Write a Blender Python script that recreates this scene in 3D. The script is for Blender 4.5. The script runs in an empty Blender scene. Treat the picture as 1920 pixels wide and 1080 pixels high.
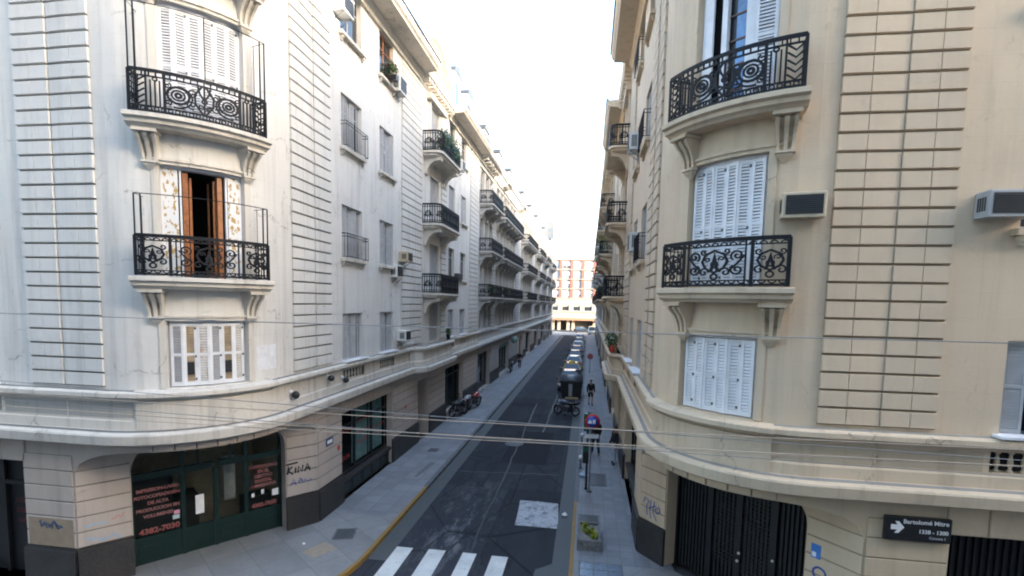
import bpy, bmesh, math, random
from mathutils import Vector, Matrix
R_ = math.radians
random.seed(7)
scene = bpy.context.scene
COL = scene.collection
PI = math.pi

# ------------------------------------------------------------------ materials
MATS = {}
def new_mat(name):
    m = bpy.data.materials.new(name); m.use_nodes = True
    nt = m.node_tree
    return m, nt, nt.nodes['Principled BSDF']
def nd(nt, t, **kw):
    n = nt.nodes.new(t)
    for k, v in kw.items():
        if k.startswith('i_'):
            n.inputs[k[2:].replace('_', ' ')].default_value = v
        else: setattr(n, k, v)
    return n
def rgba(c): return (c[0], c[1], c[2], 1)
def worldpos(nt, scale=(1, 1, 1)):
    g = nd(nt, 'ShaderNodeNewGeometry'); mp = nd(nt, 'ShaderNodeMapping')
    mp.inputs['Scale'].default_value = scale
    nt.links.new(g.outputs['Position'], mp.inputs['Vector'])
    return mp.outputs[0]
def noise(nt, vec, scale, detail=4, rough=.6):
    n = nd(nt, 'ShaderNodeTexNoise'); n.inputs['Scale'].default_value = scale
    n.inputs['Detail'].default_value = detail; n.inputs['Roughness'].default_value = rough
    nt.links.new(vec, n.inputs['Vector']); return n.outputs['Fac']
def ramp(nt, fac, p0, p1, c0=(0, 0, 0), c1=(1, 1, 1)):
    r = nd(nt, 'ShaderNodeValToRGB'); e = r.color_ramp.elements
    e[0].position = p0; e[1].position = p1; e[0].color = rgba(c0); e[1].color = rgba(c1)
    nt.links.new(fac, r.inputs[0]); return r.outputs[0]
def mixc(nt, fac, a, b, mode='MIX'):
    m = nd(nt, 'ShaderNodeMix', data_type='RGBA', blend_type=mode)
    for sock, v in ((m.inputs[0], fac), (m.inputs[6], a), (m.inputs[7], b)):
        if isinstance(v, (int, float)): sock.default_value = v
        elif isinstance(v, tuple): sock.default_value = rgba(v)
        else: nt.links.new(v, sock)
    return m.outputs[2]
def bump(nt, h, bsdf, strength=.3, dist=.02, prev=None):
    b = nd(nt, 'ShaderNodeBump'); b.inputs['Strength'].default_value = strength; b.inputs['Distance'].default_value = dist
    nt.links.new(h, b.inputs['Height'])
    if prev is not None: nt.links.new(prev, b.inputs['Normal'])
    nt.links.new(b.outputs[0], bsdf.inputs['Normal']); return b.outputs[0]

def simple(name, col, rough=.6, metal=0., var=.12, scale=6., spec=.5):
    if name in MATS: return MATS[name]
    m, nt, b = new_mat(name)
    f = noise(nt, worldpos(nt), scale)
    lo = tuple(c * (1 - var) for c in col); hi = tuple(min(1, c * (1 + var)) for c in col)
    nt.links.new(ramp(nt, f, .3, .7, lo, hi), b.inputs['Base Color'])
    b.inputs['Roughness'].default_value = rough; b.inputs['Metallic'].default_value = metal
    b.inputs['Specular IOR Level'].default_value = spec
    MATS[name] = m; return m

def plaster(name, col, dirt, amount=.5, joints=True, jcol=None):
    """rendered wall: mottling, vertical run-off stains, cracks, faint scored ashlar joints (UV = metres along the wall)"""
    m, nt, b = new_mat(name)
    big = noise(nt, worldpos(nt, (.35, .35, .35)), 1.0, 5)
    streak = noise(nt, worldpos(nt, (2.6, 2.6, .16)), 1.3, 5, .65)
    fine = noise(nt, worldpos(nt), 14, 6, .7)
    blotch = noise(nt, worldpos(nt, (1, 1, .7)), 1.7, 6, .75)
    c = mixc(nt, ramp(nt, big, .35, .7), tuple(x * .93 for x in col), tuple(min(1, x * 1.05) for x in col))
    c = mixc(nt, ramp(nt, fine, .35, .75, (0, 0, 0), (.16, .16, .16)), c, tuple(x * .8 for x in col))
    sm = nd(nt, 'ShaderNodeMath', operation='MULTIPLY')
    nt.links.new(ramp(nt, streak, .5, .8), sm.inputs[0]); sm.inputs[1].default_value = amount
    c = mixc(nt, sm.outputs[0], c, dirt)
    sb = nd(nt, 'ShaderNodeMath', operation='MULTIPLY')
    nt.links.new(ramp(nt, blotch, .58, .78), sb.inputs[0]); sb.inputs[1].default_value = amount * .55
    c = mixc(nt, sb.outputs[0], c, dirt)
    vo = nd(nt, 'ShaderNodeTexVoronoi', feature='DISTANCE_TO_EDGE'); vo.inputs['Scale'].default_value = .55
    wv = nd(nt, 'ShaderNodeVectorMath', operation='MULTIPLY_ADD'); ns = nd(nt, 'ShaderNodeTexNoise'); ns.inputs['Scale'].default_value = 1.6; ns.inputs['Detail'].default_value = 6
    wp = worldpos(nt); nt.links.new(wp, ns.inputs['Vector']); nt.links.new(ns.outputs['Color'], wv.inputs[0]); wv.inputs[1].default_value = (.9, .9, .9); nt.links.new(wp, wv.inputs[2]); nt.links.new(wv.outputs[0], vo.inputs['Vector'])
    ck = nd(nt, 'ShaderNodeMath', operation='MULTIPLY'); nt.links.new(ramp(nt, vo.outputs['Distance'], .0, .012, (1, 1, 1), (0, 0, 0)), ck.inputs[0]); nt.links.new(ramp(nt, blotch, .5, .62), ck.inputs[1])
    ck2 = nd(nt, 'ShaderNodeMath', operation='MULTIPLY'); nt.links.new(ck.outputs[0], ck2.inputs[0]); ck2.inputs[1].default_value = min(1, amount * 1.3) if amount > .45 else amount * .5
    c = mixc(nt, ck2.outputs[0], c, tuple(x * .6 for x in dirt))
    pt = noise(nt, worldpos(nt, (.8, .8, .55)), .9, 3, .4)
    c = mixc(nt, ramp(nt, pt, .60, .615, (0, 0, 0), (.22, .22, .22)), c, tuple(min(1, x * 1.12) for x in col))
    h = fine
    if joints:
        uv = nd(nt, 'ShaderNodeUVMap')
        br = nd(nt, 'ShaderNodeTexBrick'); br.inputs['Scale'].default_value = 1.0
        br.inputs['Mortar Size'].default_value = .006; br.inputs['Brick Width'].default_value = .95
        br.inputs['Row Height'].default_value = .42; br.inputs['Mortar Smooth'].default_value = .4
        nt.links.new(uv.outputs[0], br.inputs['Vector'])
        jm = nd(nt, 'ShaderNodeMath', operation='MULTIPLY'); jm.inputs[1].default_value = .13
        nt.links.new(br.outputs['Fac'], jm.inputs[0])
        c = mixc(nt, jm.outputs[0], c, dirt)
        inv = nd(nt, 'ShaderNodeMath', operation='SUBTRACT'); inv.inputs[0].default_value = 1.0
        nt.links.new(br.outputs['Fac'], inv.inputs[1])
        p = bump(nt, inv.outputs[0], b, .35, .01)
        bump(nt, h, b, .25, .012, p)
    else: bump(nt, h, b, .25, .012)
    nt.links.new(c, b.inputs['Base Color']); b.inputs['Roughness'].default_value = .88
    b.inputs['Specular IOR Level'].default_value = .25
    MATS[name] = m; return m

WHITE = dict(wall=plaster('white_plaster', (.66, .635, .59), (.27, .25, .22), .5),
             trim=plaster('white_trim', (.62, .575, .505), (.20, .18, .155), .62, False),
             block=plaster('white_block', (.65, .625, .58), (.26, .23, .20), .45, False),
             base=plaster('pinkish_base_stone', (.47, .40, .345), (.20, .16, .13), .4, False))
BEIGE = dict(wall=plaster('beige_plaster', (.61, .485, .345), (.34, .26, .17), .42),
             trim=plaster('beige_trim', (.61, .49, .35), (.22, .17, .12), .5, False),
             block=plaster('beige_block', (.58, .465, .335), (.33, .27, .2), .3, False),
             base=plaster('beige_base_stone', (.59, .465, .32), (.26, .20, .14), .35, False))
PALE = dict(wall=plaster('grey_plaster', (.52, .515, .50), (.22, .21, .2), .5),
            trim=plaster('grey_trim', (.50, .485, .455), (.16, .15, .14), .6, False),
            block=plaster('grey_block', (.52, .51, .49), (.24, .22, .2), .45, False),
            base=plaster('grey_base_stone', (.36, .335, .31), (.16, .14, .12), .4, False))
FLUTE = simple('shaded_flute', (.33, .295, .24), .95, 0, .3); FLUTE2 = simple('shaded_flute_beige', (.40, .32, .21), .95, 0, .3)  # shade inside the corbel flutes, painted as a darker tone
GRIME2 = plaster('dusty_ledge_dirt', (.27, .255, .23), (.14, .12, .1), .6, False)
PANELD = plaster('weathered_grey_panel', (.40, .385, .355), (.16, .15, .13), .8, False); PANELB = plaster('weathered_tan_panel', (.48, .39, .28), (.25, .19, .13), .6, False)
BLUEGLASS = simple('sky_blue_painted_glass', (.07, .17, .34), .08, 0, .7, 1.5)  # sky reflection painted into the pane as a blue base colour
ARCHM = simple('ochre_roof_render', (.20, .125, .06), .8, 0, .25, 2)
RUST2 = worn_paint('ochre_rusted_slats', (.46, .26, .09), (.42, .38, .33), .4, .55, 4) if False else simple('ochre_rusted_slats', (.33, .25, .155), .8, 0, .35, 5)
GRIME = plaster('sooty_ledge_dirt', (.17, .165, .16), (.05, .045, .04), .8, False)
GROOVE = simple('dirty_groove', (.17, .155, .135), .95)
GROOVE2 = simple('dirty_groove_beige', (.25, .19, .13), .95)
IRON = simple('black_iron', (.009, .010, .013), .6, 0, .12, 6, .25)
IRON_GREY = simple('grey_iron', (.10, .105, .11), .5, .4)
SHUT_W = simple('white_shutter_paint', (.70, .70, .71), .6, 0, .10, 3)
SHUT_G = simple('grey_white_shutter', (.33, .33, .335), .6, 0, .12, 4)
SHUT_F = simple('folding_shutter_paint', (.40, .40, .40), .6, 0, .1, 4)
PAPER = simple('white_paper', (.8, .8, .8), .8)
WOOD = simple('varnished_wood', (.30, .11, .035), .4, 0, .3, 9)
DARKWOOD = simple('dark_wood', (.10, .045, .025), .5, 0, .3, 9)
BLACK = simple('black_paint', (.012, .012, .013), .45)
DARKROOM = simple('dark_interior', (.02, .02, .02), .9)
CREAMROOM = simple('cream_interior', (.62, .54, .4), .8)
GREEN = simple('dark_green_paint', (.003, .020, .0165), .35, 0, .15)
STEEL = simple('grey_steel', (.35, .36, .37), .4, .7)
ALU = simple('pale_casing', (.62, .61, .57), .5)
CASING_BEIGE = simple('beige_casing', (.45, .37, .26), .5)
RUBBER = simple('black_rubber', (.012, .012, .012), .85)
RED = simple('red_paint', (.5, .03, .02), .35)
REDTXT = simple('red_vinyl', (.36, .03, .025), .5, 0, .05)
WHITETXT = simple('white_vinyl', (.78, .78, .78), .5, 0, .03)
PINKTXT = simple('pale_pink_vinyl', (.38, .32, .31), .5, 0, .03)
DREDTXT = simple('dull_red_vinyl', (.16, .02, .018), .6)
BLUEV = simple('blue_vinyl', (.05, .2, .55), .5)
SLATE = simple('roof_slate', (.05, .048, .046), .6, 0, .35, 12)
ZINC = simple('grey_zinc', (.05, .052, .055), .45, .3, .2)
YELLOWP = None

def rusty_shutter():
    m, nt, b = new_mat('rust_stained_shutter')
    f = noise(nt, worldpos(nt, (2.5, 2.5, .9)), 2.2, 5, .7)
    c = mixc(nt, ramp(nt, f, .5, .62), (.60, .58, .55), (.45, .24, .08))
    f2 = noise(nt, worldpos(nt), 8, 4)
    c = mixc(nt, ramp(nt, f2, .45, .7, (0, 0, 0), (.6, .6, .6)), c, (.38, .36, .34))
    nt.links.new(c, b.inputs['Base Color']); b.inputs['Roughness'].default_value = .8
    return m
RUSTY = rusty_shutter()
def stained_leaf():
    m, nt, b = new_mat('white_leaf_with_ochre_stains')
    f = noise(nt, worldpos(nt, (3, 3, 2)), 4.2, 3, .5)
    c = mixc(nt, ramp(nt, f, .55, .60), (.70, .70, .69), (.42, .27, .09))
    nt.links.new(c, b.inputs['Base Color']); b.inputs['Roughness'].default_value = .7
    return m
STAINED = stained_leaf()
def granite():
    m, nt, b = new_mat('dark_granite')
    f = noise(nt, worldpos(nt), 45, 3, .8); f2 = noise(nt, worldpos(nt), 1.4, 4)
    c = mixc(nt, ramp(nt, f, .5, .7), (.022, .02, .019), (.085, .078, .072))
    c = mixc(nt, ramp(nt, f2, .4, .8, (0, 0, 0), (.5, .5, .5)), c, (.07, .06, .052))
    nt.links.new(c, b.inputs['Base Color']); b.inputs['Roughness'].default_value = .55
    return m
GRANITE = granite()
def glass(name, tint=(.02, .025, .03), thru=.0, rough=.04):
    m, nt, b = new_mat(name)
    b.inputs['Base Color'].default_value = rgba(tint); b.inputs['Roughness'].default_value = rough
    b.inputs['IOR'].default_value = 1.5
    f = noise(nt, worldpos(nt), .9, 2)
    bump(nt, f, b, .06, .05)
    if thru > 0:
        t = nd(nt, 'ShaderNodeBsdfTransparent'); t.inputs[0].default_value = (.82, .86, .84, 1)
        mx = nd(nt, 'ShaderNodeMixShader'); mx.inputs[0].default_value = thru
        nt.links.new(b.outputs[0], mx.inputs[1]); nt.links.new(t.outputs[0], mx.inputs[2])
        nt.links.new(mx.outputs[0], nt.nodes['Material Output'].inputs[0])
    return m
PANE = glass('window_pane')
SHOPGLASS = glass('shop_glass', (.01, .014, .014), .8)
CARGLASS = glass('car_glass', (.03, .05, .07))

def tiles_mat(name, col, sx, sy, mortar=.012, rot=0., dark=(.10, .11, .125)):
    m, nt, b = new_mat(name)
    g = nd(nt, 'ShaderNodeNewGeometry'); mp = nd(nt, 'ShaderNodeMapping'); mp.inputs['Rotation'].default_value = (0, 0, rot)
    nt.links.new(g.outputs['Position'], mp.inputs['Vector'])
    br = nd(nt, 'ShaderNodeTexBrick', offset=0.0); br.inputs['Scale'].default_value = 1
    br.inputs['Brick Width'].default_value = sx; br.inputs['Row Height'].default_value = sy
    br.inputs['Mortar Size'].default_value = mortar; br.inputs['Mortar Smooth'].default_value = .3
    br.inputs['Color1'].default_value = rgba(tuple(c * .86 for c in col)); br.inputs['Color2'].default_value = rgba(tuple(c * 1.1 for c in col))
    br.inputs['Mortar'].default_value = rgba(dark); br.inputs['Bias'].default_value = .1
    nt.links.new(mp.outputs[0], br.inputs['Vector'])
    f = noise(nt, worldpos(nt), .55, 6, .7); f2 = noise(nt, worldpos(nt), 9, 5, .7)
    c = mixc(nt, ramp(nt, f, .42, .72, (0, 0, 0), (.55, .55, .55)), br.outputs[0], tuple(c * .5 for c in col))
    c = mixc(nt, ramp(nt, f2, .45, .75, (0, 0, 0), (.4, .4, .4)), c, tuple(c * .6 for c in col))
    nt.links.new(c, b.inputs['Base Color']); b.inputs['Roughness'].default_value = .7
    bump(nt, f2, b, .15, .01)
    MATS[name] = m; return m
TILE_L = tiles_mat('grey_pavement_tiles', (.225, .233, .248), .62, .62, .014, 0, (.15, .155, .165))
TILE_C = tiles_mat('corner_pavement_slabs', (.235, .238, .24), .95, .95, .014, R_(38), (.17, .17, .17))
TILE_R = tiles_mat('square_pavement_tiles', (.205, .214, .232), .36, .36, .012, 0, (.15, .155, .17))

def asphalt():
    m, nt, b = new_mat('worn_asphalt')
    fine = noise(nt, worldpos(nt), 60, 4, .8); mid = noise(nt, worldpos(nt, (1, .25, 1)), 1.1, 5, .65)
    c = mixc(nt, ramp(nt, fine, .35, .75), (.021, .023, .029), (.042, .045, .055))
    c = mixc(nt, ramp(nt, mid, .4, .7, (0, 0, 0), (.7, .7, .7)), c, (.046, .050, .060))
    pat = nd(nt, 'ShaderNodeTexBrick', offset=.37); pat.inputs['Scale'].default_value = 1; pat.inputs['Brick Width'].default_value = 2.7
    pat.inputs['Row Height'].default_value = 9.0; pat.inputs['Mortar Size'].default_value = .012; pat.inputs['Bias'].default_value = .2
    pat.inputs['Color1'].default_value = (.75, .75, .75, 1); pat.inputs['Color2'].default_value = (1.15, 1.15, 1.15, 1); pat.inputs['Mortar'].default_value = (.6, .6, .6, 1)
    nt.links.new(worldpos(nt), pat.inputs['Vector'])
    c = mixc(nt, 1.0, c, pat.outputs[0], 'MULTIPLY')
    # scuffed remains of white paint
    pw = noise(nt, worldpos(nt, (1.6, .45, 1)), 1.9, 6, .75)
    sep = nd(nt, 'ShaderNodeSeparateXYZ'); g = nd(nt, 'ShaderNodeNewGeometry'); nt.links.new(g.outputs['Position'], sep.inputs[0])
    def band(sock, c0, hw):
        a = nd(nt, 'ShaderNodeMath', operation='SUBTRACT'); nt.links.new(sock, a.inputs[0]); a.inputs[1].default_value = c0
        a2 = nd(nt, 'ShaderNodeMath', operation='ABSOLUTE'); nt.links.new(a.outputs[0], a2.inputs[0])
        mr = nd(nt, 'ShaderNodeMapRange'); mr.inputs[1].default_value = 0; mr.inputs[2].default_value = hw; mr.inputs[3].default_value = 1; mr.inputs[4].default_value = 0
        nt.links.new(a2.outputs[0], mr.inputs[0]); return mr.outputs[0]
    mk = nd(nt, 'ShaderNodeMath', operation='MULTIPLY'); nt.links.new(band(sep.outputs[0], -3.7, 1.5), mk.inputs[0]); nt.links.new(band(sep.outputs[1], 14.2, 6.0), mk.inputs[1])
    mk2 = nd(nt, 'ShaderNodeMath', operation='MULTIPLY'); nt.links.new(mk.outputs[0], mk2.inputs[0]); nt.links.new(ramp(nt, pw, .5, .66), mk2.inputs[1])
    c = mixc(nt, mk2.outputs[0], c, (.19, .195, .205))
    oil = noise(nt, worldpos(nt), .8, 5, .7); c = mixc(nt, ramp(nt, oil, .58, .70, (0, 0, 0), (.65, .65, .65)), c, (.008, .008, .010))
    vo = nd(nt, 'ShaderNodeTexVoronoi', feature='DISTANCE_TO_EDGE'); vo.inputs['Scale'].default_value = .45; nt.links.new(worldpos(nt, (1, .6, 1)), vo.inputs['Vector'])
    c = mixc(nt, ramp(nt, vo.outputs['Distance'], 0, .012, (.7, .7, .7), (0, 0, 0)), c, (.007, .007, .009))
    nt.links.new(c, b.inputs['Base Color']); b.inputs['Roughness'].default_value = .85; b.inputs['Specular IOR Level'].default_value = .15
    bump(nt, fine, b, .4, .01)
    return m
ASPHALT = asphalt()
def worn_paint(name, col, under, lo=.42, hi=.5, sc=9):
    m, nt, b = new_mat(name)
    f = noise(nt, worldpos(nt), sc, 6, .75)
    c = mixc(nt, ramp(nt, f, lo - .12, hi - .1), under, col)
    f2 = noise(nt, worldpos(nt), 2, 5)
    c = mixc(nt, ramp(nt, f2, .4, .75, (0, 0, 0), (.35, .35, .35)), c, under)
    nt.links.new(c, b.inputs['Base Color']); b.inputs['Roughness'].default_value = .7
    return m
CROSSPAINT = worn_paint('worn_white_road_paint', (.62, .63, .60), (.12, .125, .13))
YELLOW = worn_paint('worn_yellow_kerb_paint', (.26, .15, .03), (.12, .10, .08), .42, .55, 5)
PATCH = worn_paint('pale_concrete_patch', (.40, .42, .45), (.12, .125, .14), .48, .62, 5)
GUTTER = worn_paint('grey_gutter_concrete', (.075, .076, .078), (.042, .072, .078), .42, .6, 4)
KERB = simple('kerb_granite', (.11, .113, .12), .7, 0, .35, 5)
CONCRETE = simple('concrete', (.30, .295, .28), .85, 0, .25, 9)
IRONLID = simple('cast_iron_lid', (.085, .088, .095), .6, .2, .3, 20)
LEAF = simple('green_leaves', (.05, .10, .025), .6, 0, .5, 25)
LEAFY = simple('yellow_green_leaves', (.26, .28, .02), .6, 0, .4, 25)
SKIN = simple('skin', (.36, .20, .13), .6)

# ------------------------------------------------------------------ mesh builder
class MB:
    def __init__(s): s.v = []; s.f = []; s.m = []; s.uv = []; s.mats = []; s.smooth = []
    def mi(s, mat):
        if mat not in s.mats: s.mats.append(mat)
        return s.mats.index(mat)
    def vert(s, p): s.v.append(tuple(p)); return len(s.v) - 1
    def face(s, pts, mat, uv=None, smooth=False):
        s.facei([s.vert(p) for p in pts], mat, uv, smooth)
    def facei(s, idx, mat, uv=None, smooth=False):
        s.f.append(list(idx)); s.m.append(s.mi(mat)); s.uv.append(uv or [(0, 0)] * len(idx)); s.smooth.append(smooth)
    def hexa(s, P, mat):   # 8 points: bottom 4 then top 4
        i = [s.vert(p) for p in P]
        for a in ((0, 3, 2, 1), (4, 5, 6, 7), (0, 1, 5, 4), (1, 2, 6, 5), (2, 3, 7, 6), (3, 0, 4, 7)):
            s.facei([i[k] for k in a], mat)
    def box(s, x0, x1, y0, y1, z0, z1, mat, f=None):
        P = [(x0, y0, z0), (x1, y0, z0), (x1, y1, z0), (x0, y1, z0), (x0, y0, z1), (x1, y0, z1), (x1, y1, z1), (x0, y1, z1)]
        if f: P = [f(*p) for p in P]
        s.hexa(P, mat)
    def cbox(s, x0, x1, y0, y1, z0, z1, mat, b=.02):
        """box with bevelled vertical and top edges"""
        def ring(i, z): return [(x0 + i + b, y0 + i, z), (x1 - i - b, y0 + i, z), (x1 - i, y0 + i + b, z), (x1 - i, y1 - i - b, z), (x1 - i - b, y1 - i, z), (x0 + i + b, y1 - i, z), (x0 + i, y1 - i - b, z), (x0 + i, y0 + i + b, z)]
        s.loft([ring(0, z0), ring(0, z1 - b), ring(b * .9, z1)], mat, True)
    def loft(s, rings, mat, cap=True, smooth=False, closed=True):
        n = len(rings[0]); ids = [[s.vert(p) for p in r] for r in rings]
        for a, b in zip(ids, ids[1:]):
            for k in range(n if closed else n - 1):
                j = (k + 1) % n
                s.facei([a[k], a[j], b[j], b[k]], mat, None, smooth)
        if cap: s.facei(ids[0][::-1], mat); s.facei(ids[-1], mat)
    def tube(s, pts, r, mat, n=6, cap=True, smooth=True):
        pts = [Vector(p) for p in pts]; rings = []
        rr = r if isinstance(r, (list, tuple)) else [r] * len(pts)
        up = None
        for i, p in enumerate(pts):
            d = (pts[min(i + 1, len(pts) - 1)] - pts[max(i - 1, 0)]).normalized()
            if up is None: up = Vector((0, 0, 1)) if abs(d.z) < .9 else Vector((1, 0, 0))
            a = d.cross(up).normalized(); bb = a.cross(d).normalized(); up = bb
            rings.append([p + (a * math.cos(2 * PI * k / n) + bb * math.sin(2 * PI * k / n)) * rr[i] for k in range(n)])
        s.loft(rings, mat, cap, smooth)
    def lathe(s, c, prof, mat, n=16, axis='z', smooth=True):
        rings = []
        for r, z in prof:
            ring = []
            for k in range(n):
                a = 2 * PI * k / n; x, y = r * math.cos(a), r * math.sin(a)
                p = (x, y, z) if axis == 'z' else ((z, x, y) if axis == 'x' else (x, z, y))
                ring.append((c[0] + p[0], c[1] + p[1], c[2] + p[2]))
            rings.append(ring)
        s.loft(rings, mat, True, smooth)
    def prism(s, poly, f, d0, d1, mat):
        """poly 2-D points; f(a, b, d) -> xyz"""
        s.loft([[f(a, b, d0) for a, b in poly], [f(a, b, d1) for a, b in poly]], mat, True)
    def ribbon(s, pts, f, w, t, mat):
        """flat bar following 2-D points in a surface f(a,b,d); w in-plane width, t thickness"""
        n = len(pts); rings = []
        for i in range(n):
            a = pts[max(i - 1, 0)]; b = pts[min(i + 1, n - 1)]
            dx, dy = b[0] - a[0], b[1] - a[1]; L = math.hypot(dx, dy) or 1
            nx, ny = -dy / L * w / 2, dx / L * w / 2; p = pts[i]
            rings.append([f(p[0] + nx, p[1] + ny, t / 2), f(p[0] - nx, p[1] - ny, t / 2), f(p[0] - nx, p[1] - ny, -t / 2), f(p[0] + nx, p[1] + ny, -t / 2)])
        s.loft(rings, mat, True)
    def sphere(s, c, r, mat, n=12, m=8, sq=(1, 1, 1)):
        prof = [(max(.001, math.sin(PI * i / m)) , -math.cos(PI * i / m)) for i in range(m + 1)]
        rings = [[(c[0] + r * sq[0] * q * math.cos(2 * PI * k / n), c[1] + r * sq[1] * q * math.sin(2 * PI * k / n), c[2] + r * sq[2] * z) for k in range(n)] for q, z in prof]
        s.loft(rings, mat, True, True)
    def leaves(s, c, rad, n, size, mats, rng):
        for _ in range(n):
            while True:
                p = Vector((rng.uniform(-1, 1), rng.uniform(-1, 1), rng.uniform(-1, 1)))
                if p.length < 1: break
            p = Vector((c[0] + p.x * rad[0], c[1] + p.y * rad[1], c[2] + p.z * rad[2]))
            a = Vector((rng.gauss(0, 1), rng.gauss(0, 1), rng.gauss(0, 1))).normalized(); b = a.orthogonal().normalized()
            q = size * rng.uniform(.6, 1.3); m = rng.choice(mats)
            s.face([p - a * q, p + b * q * .45, p + a * q, p - b * q * .45], m)
    def mesh(s, name, off=(0, 0, 0)):
        me = bpy.data.meshes.new(name)
        me.from_pydata([(x - off[0], y - off[1], z - off[2]) for x, y, z in s.v], [], s.f)
        for m in s.mats: me.materials.append(m)
        me.polygons.foreach_set('material_index', s.m)
        me.polygons.foreach_set('use_smooth', s.smooth)
        uvl = me.uv_layers.new(name='UVMap')
        flat = [c for u in s.uv for q in u for c in q]
        uvl.data.foreach_set('uv', flat)
        me.update()
        return me
    def build(s, name, parent=None, off=None):
        """part whose vertices are in world coordinates"""
        if off is None: off = ROOTLOC(parent)
        o = bpy.data.objects.new(name, s.mesh(name, off)); COL.objects.link(o)
        if parent is not None: o.parent = parent
        else: o.location = off
        return o
WORLD = {}
def ROOTLOC(o):
    if o is None: return (0, 0, 0)
    p = Vector((0, 0, 0))
    while o is not None: p += o.location; o = o.parent
    return tuple(p)
def tag(o, label, cat, group=None, kind=None):
    if label: o['label'] = label
    if cat: o['category'] = cat
    if group: o['group'] = group
    if kind: o['kind'] = kind
    return o
def thing(name, label, cat, loc=(0, 0, 0), rotz=0, group=None):
    o = bpy.data.objects.new(name, None); COL.objects.link(o); o.location = loc; o.rotation_euler = (0, 0, rotz)
    o.empty_display_size = .3
    return tag(o, label, cat, group)
def put(me, name, parent, loc, rotz=0):
    """part from shared mesh data, loc in the parent's frame"""
    o = bpy.data.objects.new(name, me); COL.objects.link(o)
    o.parent = parent; o.location = loc; o.rotation_euler = (0, 0, rotz); return o
def putw(me, name, root, loc, rotz=0):
    b = ROOTLOC(root); return put(me, name, root, (loc[0] - b[0], loc[1] - b[1], loc[2] - b[2]), rotz)
def struct(o): o['kind'] = 'structure'; return o
def copy_tree(o, parent=None):
    c = o.copy(); COL.objects.link(c)
    if parent is not None: c.parent = parent
    for ch in list(o.children): copy_tree(ch, c)
    return c
def textmesh(s, size, align='CENTER', extrude=.002, offset=0.):
    cu = bpy.data.curves.new('t', 'FONT'); cu.body = s; cu.size = size; cu.align_x = align; cu.extrude = extrude; cu.offset = offset
    cu.resolution_u = 3
    ob = bpy.data.objects.new('t', cu); COL.objects.link(ob)
    dg = bpy.context.evaluated_depsgraph_get()
    me = bpy.data.meshes.new_from_object(ob.evaluated_get(dg)); bpy.data.objects.remove(ob); bpy.data.curves.remove(cu)
    return me
def text_into(mb, s, size, f, mat, align='CENTER', offset=0., ext=.002):
    """letters as real faces: f(x, y, d) maps the text plane to the world"""
    me = textmesh(s, size, align, ext, offset)
    base = len(mb.v)
    for v in me.vertices: mb.vert(f(v.co.x, v.co.y, v.co.z))
    for p in me.polygons: mb.facei([base + i for i in p.vertices], mat)
    bpy.data.meshes.remove(me)

# ------------------------------------------------------------------ facade path: cross street | quarter-round corner | main street
RAD = 2.45; ARC = RAD * PI / 2; YC = 9.45
class Path:
    def __init__(s, cx, cy, mir): s.cx, s.cy, s.m = cx, cy, mir
    def loc(s, t, d):
        r = RAD + d
        if t < 0: return t, -r
        if t > ARC: return r, t - ARC
        a = t / RAD; return r * math.sin(a), -r * math.cos(a)
    def W(s, t, d, z):
        x, y = s.loc(t, d); return Vector((s.cx + s.m * x, s.cy + y, z))
    def n(s, t):
        a = min(max(t / RAD, 0), PI / 2); return Vector((s.m * math.sin(a), -math.cos(a), 0))
    def rz(s, t):
        n = s.n(t); u = Vector((0, 0, 1)).cross(n); return math.atan2(u.y, u.x)
    def brk(s, a, b):
        n = 14; L = [a, b] + [ARC * k / n for k in range(n + 1) if a < ARC * k / n < b]
        return sorted(set(round(x, 5) for x in L))
class Flat:
    """straight wall from A to B, outward normal n"""
    def __init__(s, A, B, n): s.A = Vector((A[0], A[1], 0)); s.B = Vector((B[0], B[1], 0)); s.u = (s.B - s.A).normalized(); s.nn = Vector((n[0], n[1], 0)).normalized(); s.L = (s.B - s.A).length
    def W(s, t, d, z): p = s.A + s.u * t + s.nn * d; return Vector((p.x, p.y, z))
    def n(s, t): return s.nn
    def rz(s, t):
        u = Vector((0, 0, 1)).cross(s.nn); return math.atan2(u.y, u.x)
    def brk(s, a, b): return [a, b]
PL = Path(-10.45, 11.9, 1); PR = Path(4.05, 11.9, -1)

def wall(mb, P, s0, s1, z0, z1, ops, mat, d=0., depth=.22, zlow=None):
    S = set(P.brk(s0, s1)); Z = {z0, z1}
    for o in ops:
        S |= {o[0], o[1]}; Z |= {o[2], o[3]}
    S = sorted(x for x in S if s0 <= x <= s1); Z = sorted(z for z in Z if z0 <= z <= z1)
    for a, b in zip(S, S[1:]):
        if b - a < 1e-4: continue
        for c, e in zip(Z, Z[1:]):
            if e - c < 1e-4: continue
            ms, mz = (a + b) / 2, (c + e) / 2
            if any(o[0] < ms < o[1] and o[2] < mz < o[3] for o in ops): continue
            mb.face([P.W(a, d, c), P.W(b, d, c), P.W(b, d, e), P.W(a, d, e)], mat, [(a, c), (b, c), (b, e), (a, e)])
    for o in ops:
        dp = o[4] if len(o) > 4 else depth
        SS = [x for x in S if o[0] <= x <= o[1]]
        za, zb = max(o[2], z0), min(o[3], z1)
        for a, b in zip(SS, SS[1:]):
            for z in (za, zb): mb.face([P.W(a, d, z), P.W(b, d, z), P.W(b, d - dp, z), P.W(a, d - dp, z)], mat)
        for t in (o[0], o[1]): mb.face([P.W(t, d, za), P.W(t, d - dp, za), P.W(t, d - dp, zb), P.W(t, d, zb)], mat)
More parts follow.
